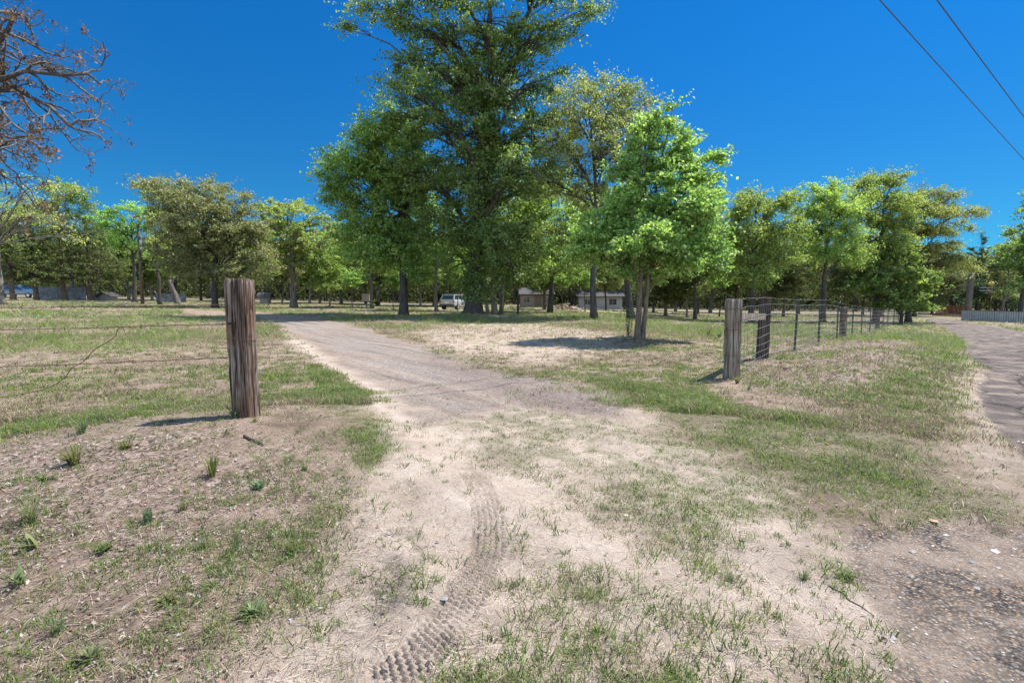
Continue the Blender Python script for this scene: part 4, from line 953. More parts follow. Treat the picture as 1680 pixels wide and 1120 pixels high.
# right H brace and woven wire fence
F0 = G(1199, 621); F1 = G(1250, 589)
rf = thing('wire_fence', (F0[0], F0[1], T(*F0)), 'woven wire fence along the road starting at a grey and a dark timber brace post', 'fence')
def loc_of(p, dz=0): return (p[0]-F0[0], p[1]-F0[1], T(*p)-T(*F0)+dz)
h0 = ZH(490.5, F0[1])-T(*F0); h1 = ZH(488, F1[1])-T(*F1)
p0 = tie_post('timber_post', rf, h0, .205, .19, M['tie_grey'], 31, loc_of(F0), R(8), cracks=((.80, .006, .03), (.60, .004, .02))); p0['label'] = 'pale grey square end post of the fence'
p1 = tie_post('timber_post', rf, h1, .21, .20, M['tie_dark'], 33, loc_of(F1), R(-12), lean=(.03, 0), cracks=((.74, .006, .02),)); p1['label'] = 'dark round shouldered brace post behind the grey end post'
mb = MB(); a = np.array(loc_of(F0)); b = np.array(loc_of(F1)); za = ZH(520, F0[1])-T(*F0)+a[2]; zb = ZH(519, F1[1])-T(*F1)+b[2]
dd = (b-a)/np.linalg.norm(b-a); s0 = a+dd*.10; s1 = b-dd*.08
mb.tube(np.linspace((s0[0], s0[1], za), (s1[0], s1[1], zb), 8), .088, 4, a0=pi/4); br = mb.build('brace_rail', M['tie_grey'], rf)
for q in range(3):
    mb = MB(); zz = h0*(.30, .62, .88)[q]; c = np.array(loc_of(F0)); pts = []
    for aa in (45, 135, 225, 315, 405): pts.append((c[0]+.147*cos(R(aa+8)), c[1]+.140*sin(R(aa+8)), zz))
    mb.tube(pts, .004, 4); mb.build('wire_band', M['rust'], rf)
posts = [(1277, 10), (1305, 0), (1345, 0)]
FL = W((1199, 621), (1250, 589), (1303, 566), (1345, 560), (1384, 551.5), (1400, 549), (1418, 546.5), (1437, 543), (1451, 539.5), (1466, 536), (1484, 531.5))
FL = [FL[0], FL[1]]
# fence line continues parallel to the road
line_px = [(1303, 12.6), (1343, 15.2), (1373, 18.4), (1382, 19.2), (1397, 21.2), (1413, 24), (1427, 27.5), (1439, 31.0), (1448, 34), (1456, 38), (1466, 43), (1474, 49)]
topz = []
FP = [F0, F1]
kinds = ['w', 'w']
for q, (px, d) in enumerate(line_px):
    FP.append((GX(px, d), d)); kinds.append('w' if q in (3, 7) else 't')
for q in range(2, len(FP)):
    p = FP[q]; rgp = random.Random(q); l = loc_of(p)
    if kinds[q] == 'w':
        o = tie_post('timber_post', rf, 1.18, .19, .18, M['tie_dark'] if q > 8 else M['tie'], 40+q, l, R(20), crack=.01)
    else:
        mb = MB(); H = 1.30; s = .024; lx = rgp.uniform(-.03, .03)
        for (dx, dy, wx_, wy_) in ((0, 0, .026, .004), (0, .014, .004, .016)):
            v = [(dx-wx_, dy-wy_, -.3), (dx+wx_, dy-wy_, -.3), (dx+wx_, dy+wy_, -.3), (dx-wx_, dy+wy_, -.3)]
            v += [(x+lx, y, H) for x, y, z in v]
            mb.add(v, [(0, 1, 5, 4), (1, 2, 6, 5), (2, 3, 7, 6), (3, 0, 4, 7), (4, 5, 6, 7)])
        for kk in range(18): mb.box(-.008, .008, -.016, -.003, .1+kk*.065, .125+kk*.065)
        o = mb.build('steel_post', M['tpost'], rf, loc=l); o.rotation_euler = (0, 0, R(-40))
def mesh_wire():
    P = np.array([loc_of(p) for p in FP]); P[:, 0] -= .0
    seg = np.hypot(*np.diff(P[:, :2], axis=0).T); cum = np.r_[0, np.cumsum(seg)]; tot = cum[-1]
    n = int(tot/.35); t = np.linspace(0, tot, n); X = np.interp(t, cum, P[:, 0])-.12*0; Y = np.interp(t, cum, P[:, 1]); Zb = np.array([T(x+F0[0], y+F0[1]) for x, y in zip(X, Y)])-T(*F0)
    rg = np.random.default_rng(9); X = X+.10; Y = Y-.09
    hs_ = [.04, .15, .27, .40, .55, .72, .92, 1.13, 1.26]
    mb = MB()
    for h in hs_:
        w_ = .012*np.sin(t*.9+h*5)+rg.normal(0, .006, n); mb.tube(np.stack([X, Y, Zb+h+w_], 1), np.clip(.0014+.00012*np.hypot(X+F0[0], Y+F0[1]), .002, .004), 3, cap=False)
    mb.build('wire_run', M['wire'], rf)
    mb = MB(); m = int(tot/.24); tv = np.linspace(0, tot, m)
    for q in tv:
        x = np.interp(q, t, X); y = np.interp(q, t, Y); zb = np.interp(q, t, Zb); b_ = rg.normal(0, .02)
        mb.tube([(x, y, zb+.04), (x+b_, y, zb+.6), (x, y, zb+1.12)], .0030, 3, cap=False)
    o = mb.build('wire_stay', M['wire'], rf); o['kind'] = 'stuff'
mesh_wire()

# ------------------------------------------------------------------ power lines, utility pole
M['cable'] = simple('cable', (.05, .055, .06), .5)
for (a, b, lab) in (((1443, 0), (1680, 262), 'long dark power line crossing the upper right sky, lower left of the two'), ((1537, 0), (1680, 192), 'short dark power line cutting the upper right corner of the sky')):
    z = 9.0; pts = []
    # both ends at real height: near end high over the road, far end lower
    ra = ray(*a); rb = ray(*b); pa = ra*(7.6/ra[2]); pb = rb*((7.2-.5)/rb[2]); pa = pa+[0, 0, CH]; pb = pb+[0, 0, CH]
    v = pb-pa; P = np.array([pa+v*t for t in np.linspace(-1.5, 3.2, 40)]); tt = np.linspace(-1.5, 3.2, 40); P[:, 2] += .012*(tt)*(tt-1)*3
    mb = MB(); mb.tube(P, .016, 6); tag(mb.build('power_line', M['cable']), lab, 'power line', 'power lines over the road')
pl = place(234, 50); up_ = thing('utility_pole', pl, 'brown wooden utility pole with a small transformer in front of the left trees', 'utility pole')
mb = MB(); hp = ZH(368, 50)-pl[2]; mb.tube([(0, 0, -.3), (.02, 0, hp/2), (0, 0, hp)], [.17, .15, .12], 10); mb.build('pole', M['bark_red'], up_, smooth=True)
M['steel'] = simple('painted_steel', (.45, .47, .49), .4, .1, 5, .3)
mb = MB(); mb.tube([(.34, -.05, hp-2.4), (.34, -.05, hp-2.35), (.34, -.05, hp-1.55), (.34, -.05, hp-1.5)], [.17, .21, .21, .17], 12); t_ = mb.build('transformer', M['steel'], up_)
mb = MB(); mb.tube([(.40, -.05, hp-1.5), (.40, -.05, hp-1.2)], .035, 6); mb.build('bushing', M['tie_grey'], t_); mb = MB(); mb.box(.08, .16, -.09, -.01, hp-2.2, hp-1.7); mb.build('bracket', M['hole'], t_)
mb = MB(); mb.tube([(0, 0, hp), (0, 0, hp+.12)], [.05, .06], 8); mb.build('insulator', M['steel'], up_)

# leaning dead trunk
def dead_trunk():
    l = place(292, 54); o = thing('dead_trunk', l, 'broken pale dead tree trunk leaning left near the utility pole', 'dead tree'); rg = np.random.default_rng(5)
    mb = MB(); mb.tube(curve((.1, 0, -.2), (-.75, 0, 2.5), 9, .05, rg), np.linspace(.36, .17, 9), 9); mb.build('trunk', M['bark_limb'], o, smooth=True)
    mb = MB(); mb.tube(curve((-.6, 0, 2.0), (-.2, .1, 2.9), 5, .05, rg), np.linspace(.12, .05, 5), 6); mb.build('limb_stub', M['bark_grey'], o, smooth=True)
dead_trunk()

# ------------------------------------------------------------------ vehicles
M['glass'] = simple('dark_glass', (.02, .025, .03), .08, .1, 2, 0, bump=0)
M['tyre'] = simple('tyre_rubber', (.02, .02, .02), .8)
M['rim'] = simple('alloy', (.5, .5, .52), .35, .1, 4, .8)
M['lamp_red'] = simple('red_lens', (.35, .02, .02), .2, .1, 4, bump=0)
M['trim'] = simple('black_trim', (.03, .03, .032), .6)
M['plate'] = simple('number_plate', (.7, .7, .68), .5)
def car(loc, rz, paint, label, name='parked_car'):
    c = thing(name, loc, label, 'car', rz=rz)
    # lengthwise profile, rear at -x ; sections across
    prof_lo = [(-2.25, .55, .95), (-2.3, .50, 1.05), (-1.9, .42, 1.08), (0, .40, 1.07), (1.2, .42, 1.05), (2.0, .45, .98), (2.28, .55, .82)]
    mb = MB(); rings = []
    for (x, z0, z1) in prof_lo:
        w_ = .90 if abs(x) < 2.0 else .82
        rings.append([(x, -w_*.92, z0), (x, -w_, z0+.12), (x, -w_, z1-.16), (x, -w_*.93, z1), (x, w_*.93, z1), (x, w_, z1-.16), (x, w_, z0+.12), (x, w_*.92, z0)])
    V = np.array(rings).reshape(-1, 3); n = 8; F = [(i*n+j, i*n+(j+1) % n, (i+1)*n+(j+1) % n, (i+1)*n+j) for i in range(len(rings)-1) for j in range(n)]
    F += [(0, 3, 2, 1), (0, 7, 4, 3), (7, 6, 5, 4)]; e = (len(rings)-1)*n; F += [(e, e+1, e+2, e+3), (e, e+3, e+4, e+7), (e+4, e+5, e+6, e+7)]
    mb.add(V, F)
    V = [(-2.18, -.83, 1.06), (-2.18, .83, 1.06), (.95, .83, 1.05), (.95, -.83, 1.05), (-1.95, -.70, 1.62), (-1.95, .70, 1.62), (.15, .70, 1.64), (.15, -.70, 1.64)]
    mb.add(V, [(3, 2, 1, 0), (4, 7, 6, 5), (0, 1, 5, 4), (1, 2, 6, 5), (2, 3, 7, 6), (3, 0, 4, 7)])
    bd = mb.build('body', paint, c)
    md = bd.modifiers.new('bevel', 'BEVEL'); md.width = .04; md.segments = 2; md.limit_method = 'ANGLE'
    def pane(nm, q, mat=M['glass']):
        m2 = MB(); q = np.array(q, float); nn = np.cross(q[1]-q[0], q[2]-q[0]); nn /= np.linalg.norm(nn); m2.add(np.vstack([q-nn*.02, q+nn*.012]), [(3, 2, 1, 0), (4, 5, 6, 7), (0, 1, 5, 4), (1, 2, 6, 5), (2, 3, 7, 6), (3, 0, 4, 7)]); return m2.build(nm, mat, c)
    pane('rear_window', [(-2.16, .68, 1.14), (-2.16, -.68, 1.14), (-2.00, -.60, 1.53), (-2.00, .60, 1.53)])
    pane('windscreen', [(.85, -.70, 1.12), (.85, .70, 1.12), (.26, .62, 1.56), (.26, -.62, 1.56)])
    for s in (-1, 1):
        for (xa, xb, xc, xd) in ((-2.0, -1.2, -1.2, -1.85), (-1.1, -.3, -.3, -1.1), (-.2, .70, .12, -.2)):
            q = [(xa, s*.815, 1.13), (xb, s*.815, 1.13), (xc, s*.725, 1.55), (xd, s*.725, 1.55)]; pane('side_window', q if s < 0 else q[::-1])
        m2 = MB(); m2.box(-2.31, -2.2, s*.80-.07, s*.80+.07, .78, 1.02); m2.build('tail_light', M['lamp_red'], c)
        m2 = MB(); m2.box(2.22, 2.30, s*.62-.14, s*.62+.14, .66, .80); m2.build('headlight', M['steel'], c)
        m2 = MB(); m2.box(.55, .72, s*.98-.09, s*.98+.09, 1.08, 1.2); m2.build('mirror', M['trim'], c)
        for x in (-1.45, 1.42):
            m2 = MB(); m2.tube([(x, s*.93, .34), (x, s*.89, .34), (x, s*.72, .34), (x, s*.70, .34)], [.30, .34, .34, .30], 20); wh = m2.build('wheel', M['tyre'], c)
            m2 = MB(); m2.tube([(x, s*.945, .34), (x, s*.925, .34)], [.17, .20], 14); m2.build('rim', M['rim'], wh)
    m2 = MB(); m2.box(-2.38, -2.26, -.86, .86, .42, .62); m2.build('bumper', M['trim'], c)
    m2 = MB(); m2.box(2.24, 2.36, -.84, .84, .40, .58); m2.build('bumper', M['trim'], c)
    m2 = MB(); m2.box(-2.325, -2.29, -.26, .26, .72, .86); m2.build('number_plate', M['plate'], c)
    for s in (-1, 1): m2 = MB(); m2.tube([(-1.8, s*.6, 1.69), (-.0, s*.6, 1.70)], .02, 5); m2.build('roof_rail', M['trim'], c)
    return c
def paint(name, col):
    k = NT(name); k.p.inputs['Base Color'].default_value = (*col, 1); k.p.inputs['Roughness'].default_value = .3; k.p.inputs['Coat Weight'].default_value = .5
    n = k.noise(k.coord(), 3, 5); r = k.ramp(n, 0, [(.3, tuple(c*.9 for c in col)), (.7, col)]); k.l(r, 0, k.p, 'Base Color'); return k.m
l = place(750, 56); car(l, R(68), paint('white_paint', (.36, .38, .40)), 'white sport utility vehicle parked behind the ivy clad tree')
l = place(35, 66); car(l, R(8), paint('blue_paint', (.06, .16, .30)), 'blue car parked under the cedars at the far left')

# ------------------------------------------------------------------ small structures
M['tan'] = simple('tan_siding', (.21, .155, .115), .8, .08, 3, stretch=(1, 1, 8)); M['white'] = simple('white_siding', (.28, .285, .29), .7, .06, 3)  # both sidings darkened, shade under the crowns is in the colour
M['roof'] = simple('grey_shingle', (.055, .05, .048), .9, .3, 14); M['panel'] = simple('dappled_grey_sheet', (.11, .12, .145), .6, .75, 2.2, .1)  # grey sheet darkened and blotched, dappled shade is in its colour
M['door'] = simple('brown_door', (.12, .08, .06), .6); M['pale_metal'] = simple('pale_corrugated', (.30, .32, .34), .5, .18, 2.5, .3)
M['red_wood'] = simple('red_brown_wood', (.19, .075, .05), .8, .3, 9); M['tan_box'] = simple('tan_box_paint', (.42, .33, .28), .7, .1, 5)
def house(px, d, W_, D_, H_, wall, label, wins, rz=0, doorx=None, cat='house', name='house', rise=.8):
    l = place(px, d); h = thing(name, l, label, cat, rz=rz)
    mb = MB(); mb.box(-W_/2, W_/2, 0, D_, -.3, H_)
    mb.add([(-W_/2, 0, H_), (-W_/2, D_, H_), (-W_/2, D_/2, H_+rise)], [(0, 2, 1)]); mb.add([(W_/2, 0, H_), (W_/2, D_, H_), (W_/2, D_/2, H_+rise)], [(0, 1, 2)])
    mb.build('wall', wall, h)
    mb = MB(); e = .35; k = rise/(D_/2)
    for s in (0, 1):
        y0 = -e if s == 0 else D_+e; z0 = H_-e*k+.02; ym = D_/2; zm = H_+rise+.02
        q = np.array([(-W_/2-e, y0, z0), (W_/2+e, y0, z0), (W_/2+e, ym, zm), (-W_/2-e, ym, zm)]); 
        V = np.vstack([q, q+[0, 0, .10]]); mb.add(V, [(3, 2, 1, 0), (4, 5, 6, 7), (0, 1, 5, 4), (1, 2, 6, 5), (3, 0, 4, 7)] if s == 0 else [(0, 1, 2, 3), (7, 6, 5, 4), (4, 5, 1, 0), (5, 6, 2, 1), (7, 4, 0, 3)])
    mb.build('roof', M['roof'], h)
    for (wx, wz, ww, wh) in wins:
        mb = MB(); t = .06
        mb.box(wx-ww/2-t, wx+ww/2+t, -.04, .02, wz-wh/2-t, wz-wh/2); mb.box(wx-ww/2-t, wx+ww/2+t, -.04, .02, wz+wh/2, wz+wh/2+t)
        mb.box(wx-ww/2-t, wx-ww/2, -.039, .02, wz-wh/2, wz+wh/2); mb.box(wx+ww/2, wx+ww/2+t, -.039, .02, wz-wh/2, wz+wh/2); mb.box(wx-.02, wx+.02, -.035, .02, wz-wh/2, wz+wh/2)
        f = mb.build('window', M['white'], h); mb = MB(); mb.box(wx-ww/2, wx+ww/2, -.012, -.004, wz-wh/2, wz+wh/2); mb.build('pane', M['glass'], f)
    if doorx is not None:
        mb = MB(); mb.box(doorx-.45, doorx+.45, -.05, .01, 0, min(H_-.1, 2.05)); dr = mb.build('door', M['door'], h); mb = MB(); mb.tube([(doorx+.35, -.11, 1), (doorx+.35, -.045, 1)], .03, 6); mb.build('handle', M['steel'], dr)
    return h
house(880, 68, 4.2, 6, 1.75, M['tan'], 'low tan house seen under the tree crowns right of the ivy clad tree', [(-1.3, 1.05, .8, .7), (1.4, 1.05, .7, .7)], 0, .2)
house(985, 72, 6.0, 6, 1.75, M['white'], 'white house behind the twin pale trunks with two dark windows', [(-1.8, 1.0, .9, .7), (1.7, 1.0, 1.0, .8)], R(-6), None)
house(187, 62, .95, 1.45, .62, M['white'], 'small white gabled shed near the utility pole', [], R(80), None, 'shed', 'shed', .32)
house(433, 66, 1.0, 1.4, .9, M['white'], 'small white shed just right of the left gate post top', [], R(10), 0 if False else None, 'shed', 'shed', .4)
def rubble():
    l = place(928, 60); o = thing('rubble_pile', l, 'heap of pinkish boards and stones in front of the tan house', 'rubble pile'); rg = random.Random(2); mb = MB()
    for k in range(34):
        x, y = rg.uniform(-1.9, 1.9), rg.uniform(-.8, .8); hh = max(.05, .75*(1-abs(x)/2.1)*rg.random()); a = rg.uniform(-.5, .5); L = rg.uniform(.25, .9)
        mb.tube([(x-L/2*cos(a), y-L/2*sin(a), hh-.04), (x+L/2*cos(a), y+L/2*sin(a), hh+rg.uniform(-.1, .22))], rg.uniform(.03, .08), 4)
    mb.build('board', M['tan'], o)['kind'] = 'stuff'
    mb = MB(); n = 60
    for k in range(40): 
        x, y = rg.uniform(-2, 2), rg.uniform(-.9, .9); s = rg.uniform(.08, .2); z = .5*(1-abs(x)/2.2)*rg.random(); mb.tube([(x, y, z-s*.5), (x, y, z), (x+.02, y, z+s*.5)], [s*.6, s, s*.4], 6)
    o2 = mb.build('stone', simple('pink_stone', (.45, .30, .23), .9, .25, 4), o); o2['kind'] = 'stuff'
rubble()
def cabinet():
    l = place(601.5, 56); o = thing('utility_cabinet', l, 'tan metal box on a short grey post standing on the far lawn', 'cabinet', rz=R(-12))
    z0 = ZH(494, 56)-l[2]; z1 = ZH(482, 56)-l[2]; mb = MB(); mb.box(-.45, .45, -.2, .3, z0, z1); b = mb.build('box', M['tan_box'], o); m = b.modifiers.new('b', 'BEVEL'); m.width = .02
    mb = MB(); mb.box(-.49, .49, -.25, .35, z1+.003, z1+.06); mb.build('lid', M['white'], o)
    mb = MB(); mb.box(-.38, .38, -.222, -.203, z0+.08, z1-.08); dr = mb.build('door', M['tan_box'], o); mb = MB(); mb.box(.28, .32, -.25, -.224, (z0+z1)/2-.06, (z0+z1)/2+.06); mb.build('handle', M['steel'], dr)
    mb = MB(); mb.box(-.07, .07, 0, .1, -.2, z0-.003); mb.build('post', M['panel'], o)
cabinet()
# grey panel fence at the left under the cedars
def panels(px0, px1, d, h, label, mat, n, ppw=.18, cap=None, name='panel_fence', d1=None):
    d1 = d1 or d; a = place(px0, d); b = place(px1, d1); o = thing(name, a, label, 'fence'); L = math.hypot(b[0]-a[0], b[1]-a[1]); ang = math.atan2(b[1]-a[1], b[0]-a[0]); o.rotation_euler = (0, 0, ang)
    for k in range(n):
        x0 = L*k/n; x1 = L*(k+1)/n-.02; xm = (x0+x1)/2; wx = a[0]+xm*cos(ang); wy = a[1]+xm*sin(ang); zb = T(wx, wy)-a[2]
        m = max(2, int((x1-x0)/ppw))*2; xs = np.linspace(x0, x1, m+1); ys = np.where(np.arange(m+1) % 2, .018, -.018); V = []
        for z in (zb-.1, zb+h):
            for x, y in zip(xs, ys): V.append((x, y, z))
        for z in (zb-.1, zb+h):
            for x, y in zip(xs, ys): V.append((x, y+.012, z))
        M1 = m+1; F = [(i, i+1, M1+i+1, M1+i) for i in range(m)]+[(2*M1+i+1, 2*M1+i, 3*M1+i, 3*M1+i+1) for i in range(m)]+[(M1+i, M1+i+1, 3*M1+i+1, 3*M1+i) for i in range(m)]
        mb = MB(); mb.add(V, F); mb.build('sheet', mat, o)
        mb = MB(); mb.box(x0-.05, x0+.05, .06, .16, zb-.3, zb+h+.05); mb.build('post', M['tie_dark'], o)
        if cap: mb = MB(); mb.box(x0, x1+.02, -.03, .05, zb+h+.003, zb+h+.05); mb.build('cap_rail', cap, o)
    return o
panels(62, 142, 60, 1.55, 'tall grey sheet fence in shade behind the left cedars', M['panel'], 5)
panels(143, 176, 63, .85, 'low grey sheet fence between the cedars and the small white shed', M['panel'], 3)
panels(256, 306, 60, 1.0, 'grey sheet fence behind the leaning dead trunk', M['panel'], 4)
panels(1577, 1760, 54, 1.05, 'low pale corrugated metal fence with a dark cap rail by the road at right', M['pale_metal'], 9, cap=M['tie_dark'], d1=46)
def pickets():
    a = place(1530, 72); b = place(1588, 66); o = thing('picket_fence', a, 'reddish brown wooden picket fence at the bend of the road', 'fence'); L = math.hypot(b[0]-a[0], b[1]-a[1]); ang = math.atan2(b[1]-a[1], b[0]-a[0]); o.rotation_euler = (0, 0, ang); rg = random.Random(4)
    n = 26
    for k in range(n):
        x = L*k/n; zb = T(a[0]+x*cos(ang), a[1]+x*sin(ang))-a[2]; h = 1.35+rg.uniform(-.04, .04); mb = MB(); w_ = .075
        mb.add([(x-w_, -.01, zb-.1), (x+w_, -.01, zb-.1), (x+w_, -.01, zb+h), (x, -.01, zb+h+.08), (x-w_, -.01, zb+h), (x-w_, .012, zb-.1), (x+w_, .012, zb-.1), (x+w_, .012, zb+h), (x, .012, zb+h+.08), (x-w_, .012, zb+h)],
               [(0, 1, 2, 4), (5, 9, 7, 6), (0, 4, 9, 5), (1, 6, 7, 2), (4, 3, 8, 9), (3, 2, 7, 8)]); mb.add([(x-w_, -.01, zb+h), (x+w_, -.01, zb+h), (x, -.01, zb+h+.08)], [(0, 1, 2)]); mb.build('picket', M['red_wood'], o)
    for z in (.35, 1.05):
        zb0 = 0; zb1 = T(a[0]+L*cos(ang), a[1]+L*sin(ang))-a[2]; mb = MB(); mb.tube([(0, .05, z+zb0), (L, .05, z+zb1)], .04, 4); mb.build('rail', M['red_wood'], o)
pickets()
# tall grey bare pole trunk at right and the yard swing-like ornament
l = place(1587, 68); o = thing('dead_trunk', l, 'straight pale grey branchless trunk standing at the right end of the red picket fence', 'dead tree'); rg_ = np.random.default_rng(8)
mb = MB(); mb.tube(curve((0, 0, -.2), (.1, 0, ZH(448, 68)-l[2]), 8, .02, rg_), np.linspace(.42, .30, 8), 10); mb.build('trunk', M['bark_grey'], o, smooth=True)
mb = MB(); mb.tube(curve((.05, 0, 3.6), (-.7, .1, 4.6), 5, .05, rg_), np.linspace(.08, .04, 5), 6); mb.build('limb_stub', M['bark_grey'], o, smooth=True)
def ornament():
    d = 62; l = place(1622, d); o = thing('yard_ornament', l, 'yellow and red ornament on a post with two white bars behind the pale metal fence', 'ornament')
    z = lambda p: ZH(p, d)-l[2]; k = d/840
    mb = MB(); mb.tube([(0, 0, -.2), (0, 0, z(470))], .06, 8); mb.build('post', M['tie_dark'], o)
    for py in (472, 476.5): mb = MB(); mb.box(-20*k, 2*k, -.10, -.065, z(py)-.05, z(py)+.05); mb.build('cross_bar', M['white'], o)
    Y_ = simple('yellow_paint', (.55, .36, .08), .5); Rr = simple('red_paint', (.30, .06, .03), .5)
    mb = MB(); mb.tube([(-6*k, 0, z(466)), (-3*k, 0, z(465.5)), (2*k, 0, z(465)), (4*k, 0, z(465))], [.05, .19, .22, .12], 10); mb.build('body', Y_, o, smooth=True)
    mb = MB(); mb.tube([(4*k, 0, z(465)), (6*k, 0, z(464)), (8*k, 0, z(464))], [.12, .2, .06], 10); mb.build('nose', M['trim'], o, smooth=True)
    mb = MB(); mb.box(-3*k, 1*k, -.06, .06, z(480), z(477.6)); mb.build('base_block', Rr, o)
ornament()

# ------------------------------------------------------------------ weeds and sticks one can count
def weed(px, py, label, n, h, w_, kind, seed, name='weed', cat='plant', spread=.5):
    x, y = G(px, py); rg = np.random.default_rng(seed); f_ = rg.uniform(.65, 1.15) if seed < 16 or seed > 50 else 1; h *= f_; n = int(n*rg.uniform(.7, 1.4)); z = land_z(np.array([x]), np.array([y]))[0]; mb = MB()
    for i in range(int(n*1.7)):
        a = rg.uniform(0, 2*pi); L = h*rg.uniform(.5, 1.1); sp = spread*rg.uniform(.3, 1.2); m = 6; t = np.linspace(0, 1, m)
        px_ = np.cos(a)*(sp*L*t**1.4)+rg.normal(0, .01); py_ = np.sin(a)*(sp*L*t**1.4)+rg.normal(0, .01); pz = L*(t-.30*sp*t**2.2)
        wd = w_*.62*rg.uniform(.7, 1.2)*(np.sin(np.clip(t*.92+.08, 0, 1)*pi)**.6 if kind == 'leaf' else (1-t)**.5+.02)
        sx, sy = -sin(a), cos(a); V = np.stack([np.r_[px_-sx*wd, px_+sx*wd], np.r_[py_-sy*wd, py_+sy*wd], np.r_[pz, pz]+(.25*np.r_[wd, wd] if kind == 'leaf' else 0)], 1)
        F = [(q, q+1, m+q+1, m+q) for q in range(m-1)]
        c = np.array([.15+.03*(seed % 3), .20+.01*(seed % 4), .06+.015*(seed % 4)])*rg.uniform(.6, 1.3) if rg.random() > .06 or kind == 'leaf' else np.array([.34, .28, .14])
        mb.add(V, F, 0, c)
    o = mb.build(name, M['tint']); o.location = (x, y, z-.005); tag(o, label, cat)
weed(52, 858, 'tall spiky grass clump at the left edge of the foreground', 46, .22, .0022, 'blade', 1, 'grass_clump', 'grass', .7)
weed(55, 896, 'broad leaved green weed low at the left edge, below the spiky grass clump', 9, .12, .017, 'leaf', 2, spread=1.1)
weed(243, 856, 'upright lance leaved weed in the bare dirt of the left foreground', 12, .16, .009, 'leaf', 3, spread=.35)
weed(348, 782, 'leafy weed clump left below the timber gate post', 22, .16, .007, 'leaf', 4, spread=.5)
weed(120, 762, 'wide bright green weed clump at left between gate post and photo edge', 30, .16, .010, 'leaf', 5, spread=.9)
weed(135, 712, 'grass clump behind the wide bright green weed at left', 60, .20, .003, 'blade', 6, 'grass_clump', 'grass', .6)
weed(385, 686, 'blue green weed growing against the foot of the left gate post', 14, .17, .009, 'leaf', 7, spread=.7)
weed(418, 692, 'small grass clump in front of the foot of the left gate post', 26, .10, .0025, 'blade', 8, 'grass_clump', 'grass', .7)
weed(30, 960, 'low leafy weed near the lower left edge above the leaf litter', 14, .10, .008, 'leaf', 9, spread=.9)
weed(385, 908, 'thin upright weed in the middle of the left foreground dirt', 8, .13, .006, 'leaf', 10, spread=.3)
weed(1198, 948, 'spiky grass tuft on the bare sand, leftmost of three near the road edge', 34, .085, .0022, 'blade', 11, 'grass_clump', 'grass', .9)
weed(1320, 947, 'spiky grass tuft on the bare sand, middle of three near the road edge', 34, .07, .0022, 'blade', 12, 'grass_clump', 'grass', .9)
weed(1388, 950, 'flat grey green mat plant on the sand beside the gravel road edge', 50, .045, .004, 'leaf', 13, spread=1.4)
weed(1162, 552, 'bluish leafy clump on the lawn left of the right gate post', 20, .40, .02, 'leaf', 14, spread=.5)
weed(1180, 556, 'smaller bluish leafy clump directly left of the right gate post', 14, .30, .02, 'leaf', 15, spread=.5)
weed(618, 502, 'round green bush right of the tan cabinet', 60, .9, .10, 'leaf', 16, 'bush', 'bush', .9)
weed(1210, 628, 'bright green tuft at the foot of the right gate post', 30, .14, .006, 'leaf', 17, spread=.7)
weed(1228, 640, 'bright green grass tuft in the dirt in front of the right gate post', 30, .12, .004, 'blade', 18, 'grass_clump', 'grass', .5)
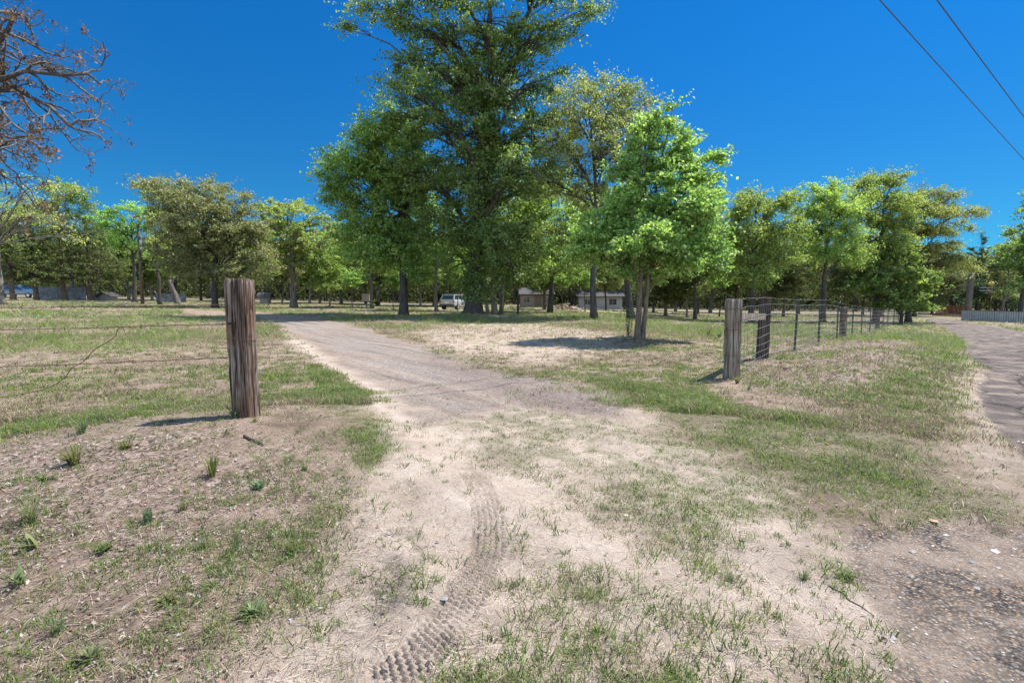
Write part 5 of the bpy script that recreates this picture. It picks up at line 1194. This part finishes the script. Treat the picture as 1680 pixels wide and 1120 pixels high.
for q, (px, py, wt) in enumerate(((70, 790, 'leaf'), (170, 905, 'leaf'), (300, 835, 'blade'), (425, 800, 'leaf'), (480, 905, 'blade'), (275, 990, 'leaf'), (95, 1040, 'blade'), (415, 1010, 'leaf'), (205, 735, 'leaf'), (500, 770, 'blade'), (330, 900, 'blade'), (150, 1080, 'leaf'))):
    weed(px, py, ('low leafy weed on the left bank, ' if wt == 'leaf' else 'thin grass tuft on the left bank, ')+('nearest the photo edge below the wires', 'between the lance leaved weed and the leaf litter', 'between the lance leaved and clump weeds', 'right below the short dark stick', 'beside the sandy drive edge', 'low in the middle of the leaf litter', 'in the lower left corner', 'just left of the dark sand stain', 'topmost by the post shadow', 'under the thick grass strip', 'centre of the bare dirt', 'lowest at the bottom edge')[q],
         (26, 30)[wt == 'blade'], (.075, .10)[wt == 'blade'], (.008, .0022)[wt == 'blade'], wt, 60+q, 'weed' if wt == 'leaf' else 'grass_clump', 'plant' if wt == 'leaf' else 'grass', 1.1 if wt == 'leaf' else .8)
def stems(px, py, label, seed, h, n):
    x, y = G(px, py); rg = np.random.default_rng(seed); o = thing('shrub', (x, y, T(x, y)-.02), label, 'shrub'); mb = MB(); tips = []
    for i in range(n):
        e = np.array([rg.normal(0, .22)*h, rg.normal(0, .2)*h, h*rg.uniform(.6, 1.05)]); p = curve((rg.normal(0, .03), rg.normal(0, .03), 0), e, 6, .08, rg); mb.tube(p, np.linspace(.009, .003, 6), 4); tips += list(p[2:])
    mb.build('stem', M['bark_dark'], o); c = np.array(tips); rep = np.repeat(np.arange(len(c)), 3); P = c[rep]+rg.normal(0, .05, (len(rep), 3)); u, v = rand_frame(len(rep), .2, rg); s = rg.uniform(.018, .035, len(rep)); V, F = quads(P, u, v, s, s*.5, .3); l = MB(); l.add(V, F); l.build('foliage', M['leaf_mid'], o)
stems(1031, 553, 'thin stemmed dark shrub at the left foot of the twin trunked sweetgum', 2, .95, 9)
def stick(px, py, px2, py2, label, seed, r=.006):
    a = G(px, py); b = G(px2, py2); rg = np.random.default_rng(seed); n = 9; t = np.linspace(0, 1, n); x = a[0]+(b[0]-a[0])*t+rg.normal(0, .006, n); y = a[1]+(b[1]-a[1])*t+rg.normal(0, .006, n)
    z = land_z(x, y)+r; mb = MB(); mb.tube(np.stack([x, y, z], 1), np.linspace(r, r*.4, n), 6); tag(mb.build('stick', M['bark_dark'], smooth=True), label, 'stick')
stick(400, 716, 432, 732, 'short dark stick lying in front of the left gate post', 1, .012)
stick(585, 960, 622, 938, 'pale thin twig on the sand left of the tyre track', 2, .003)
stick(1130, 632, 1195, 626, 'fallen dark branch on the grass to the left of the right gate post', 3, .012)
stick(1360, 960, 1440, 1010, 'thin dark twig along the sand next to the gravel road edge', 4, .003)
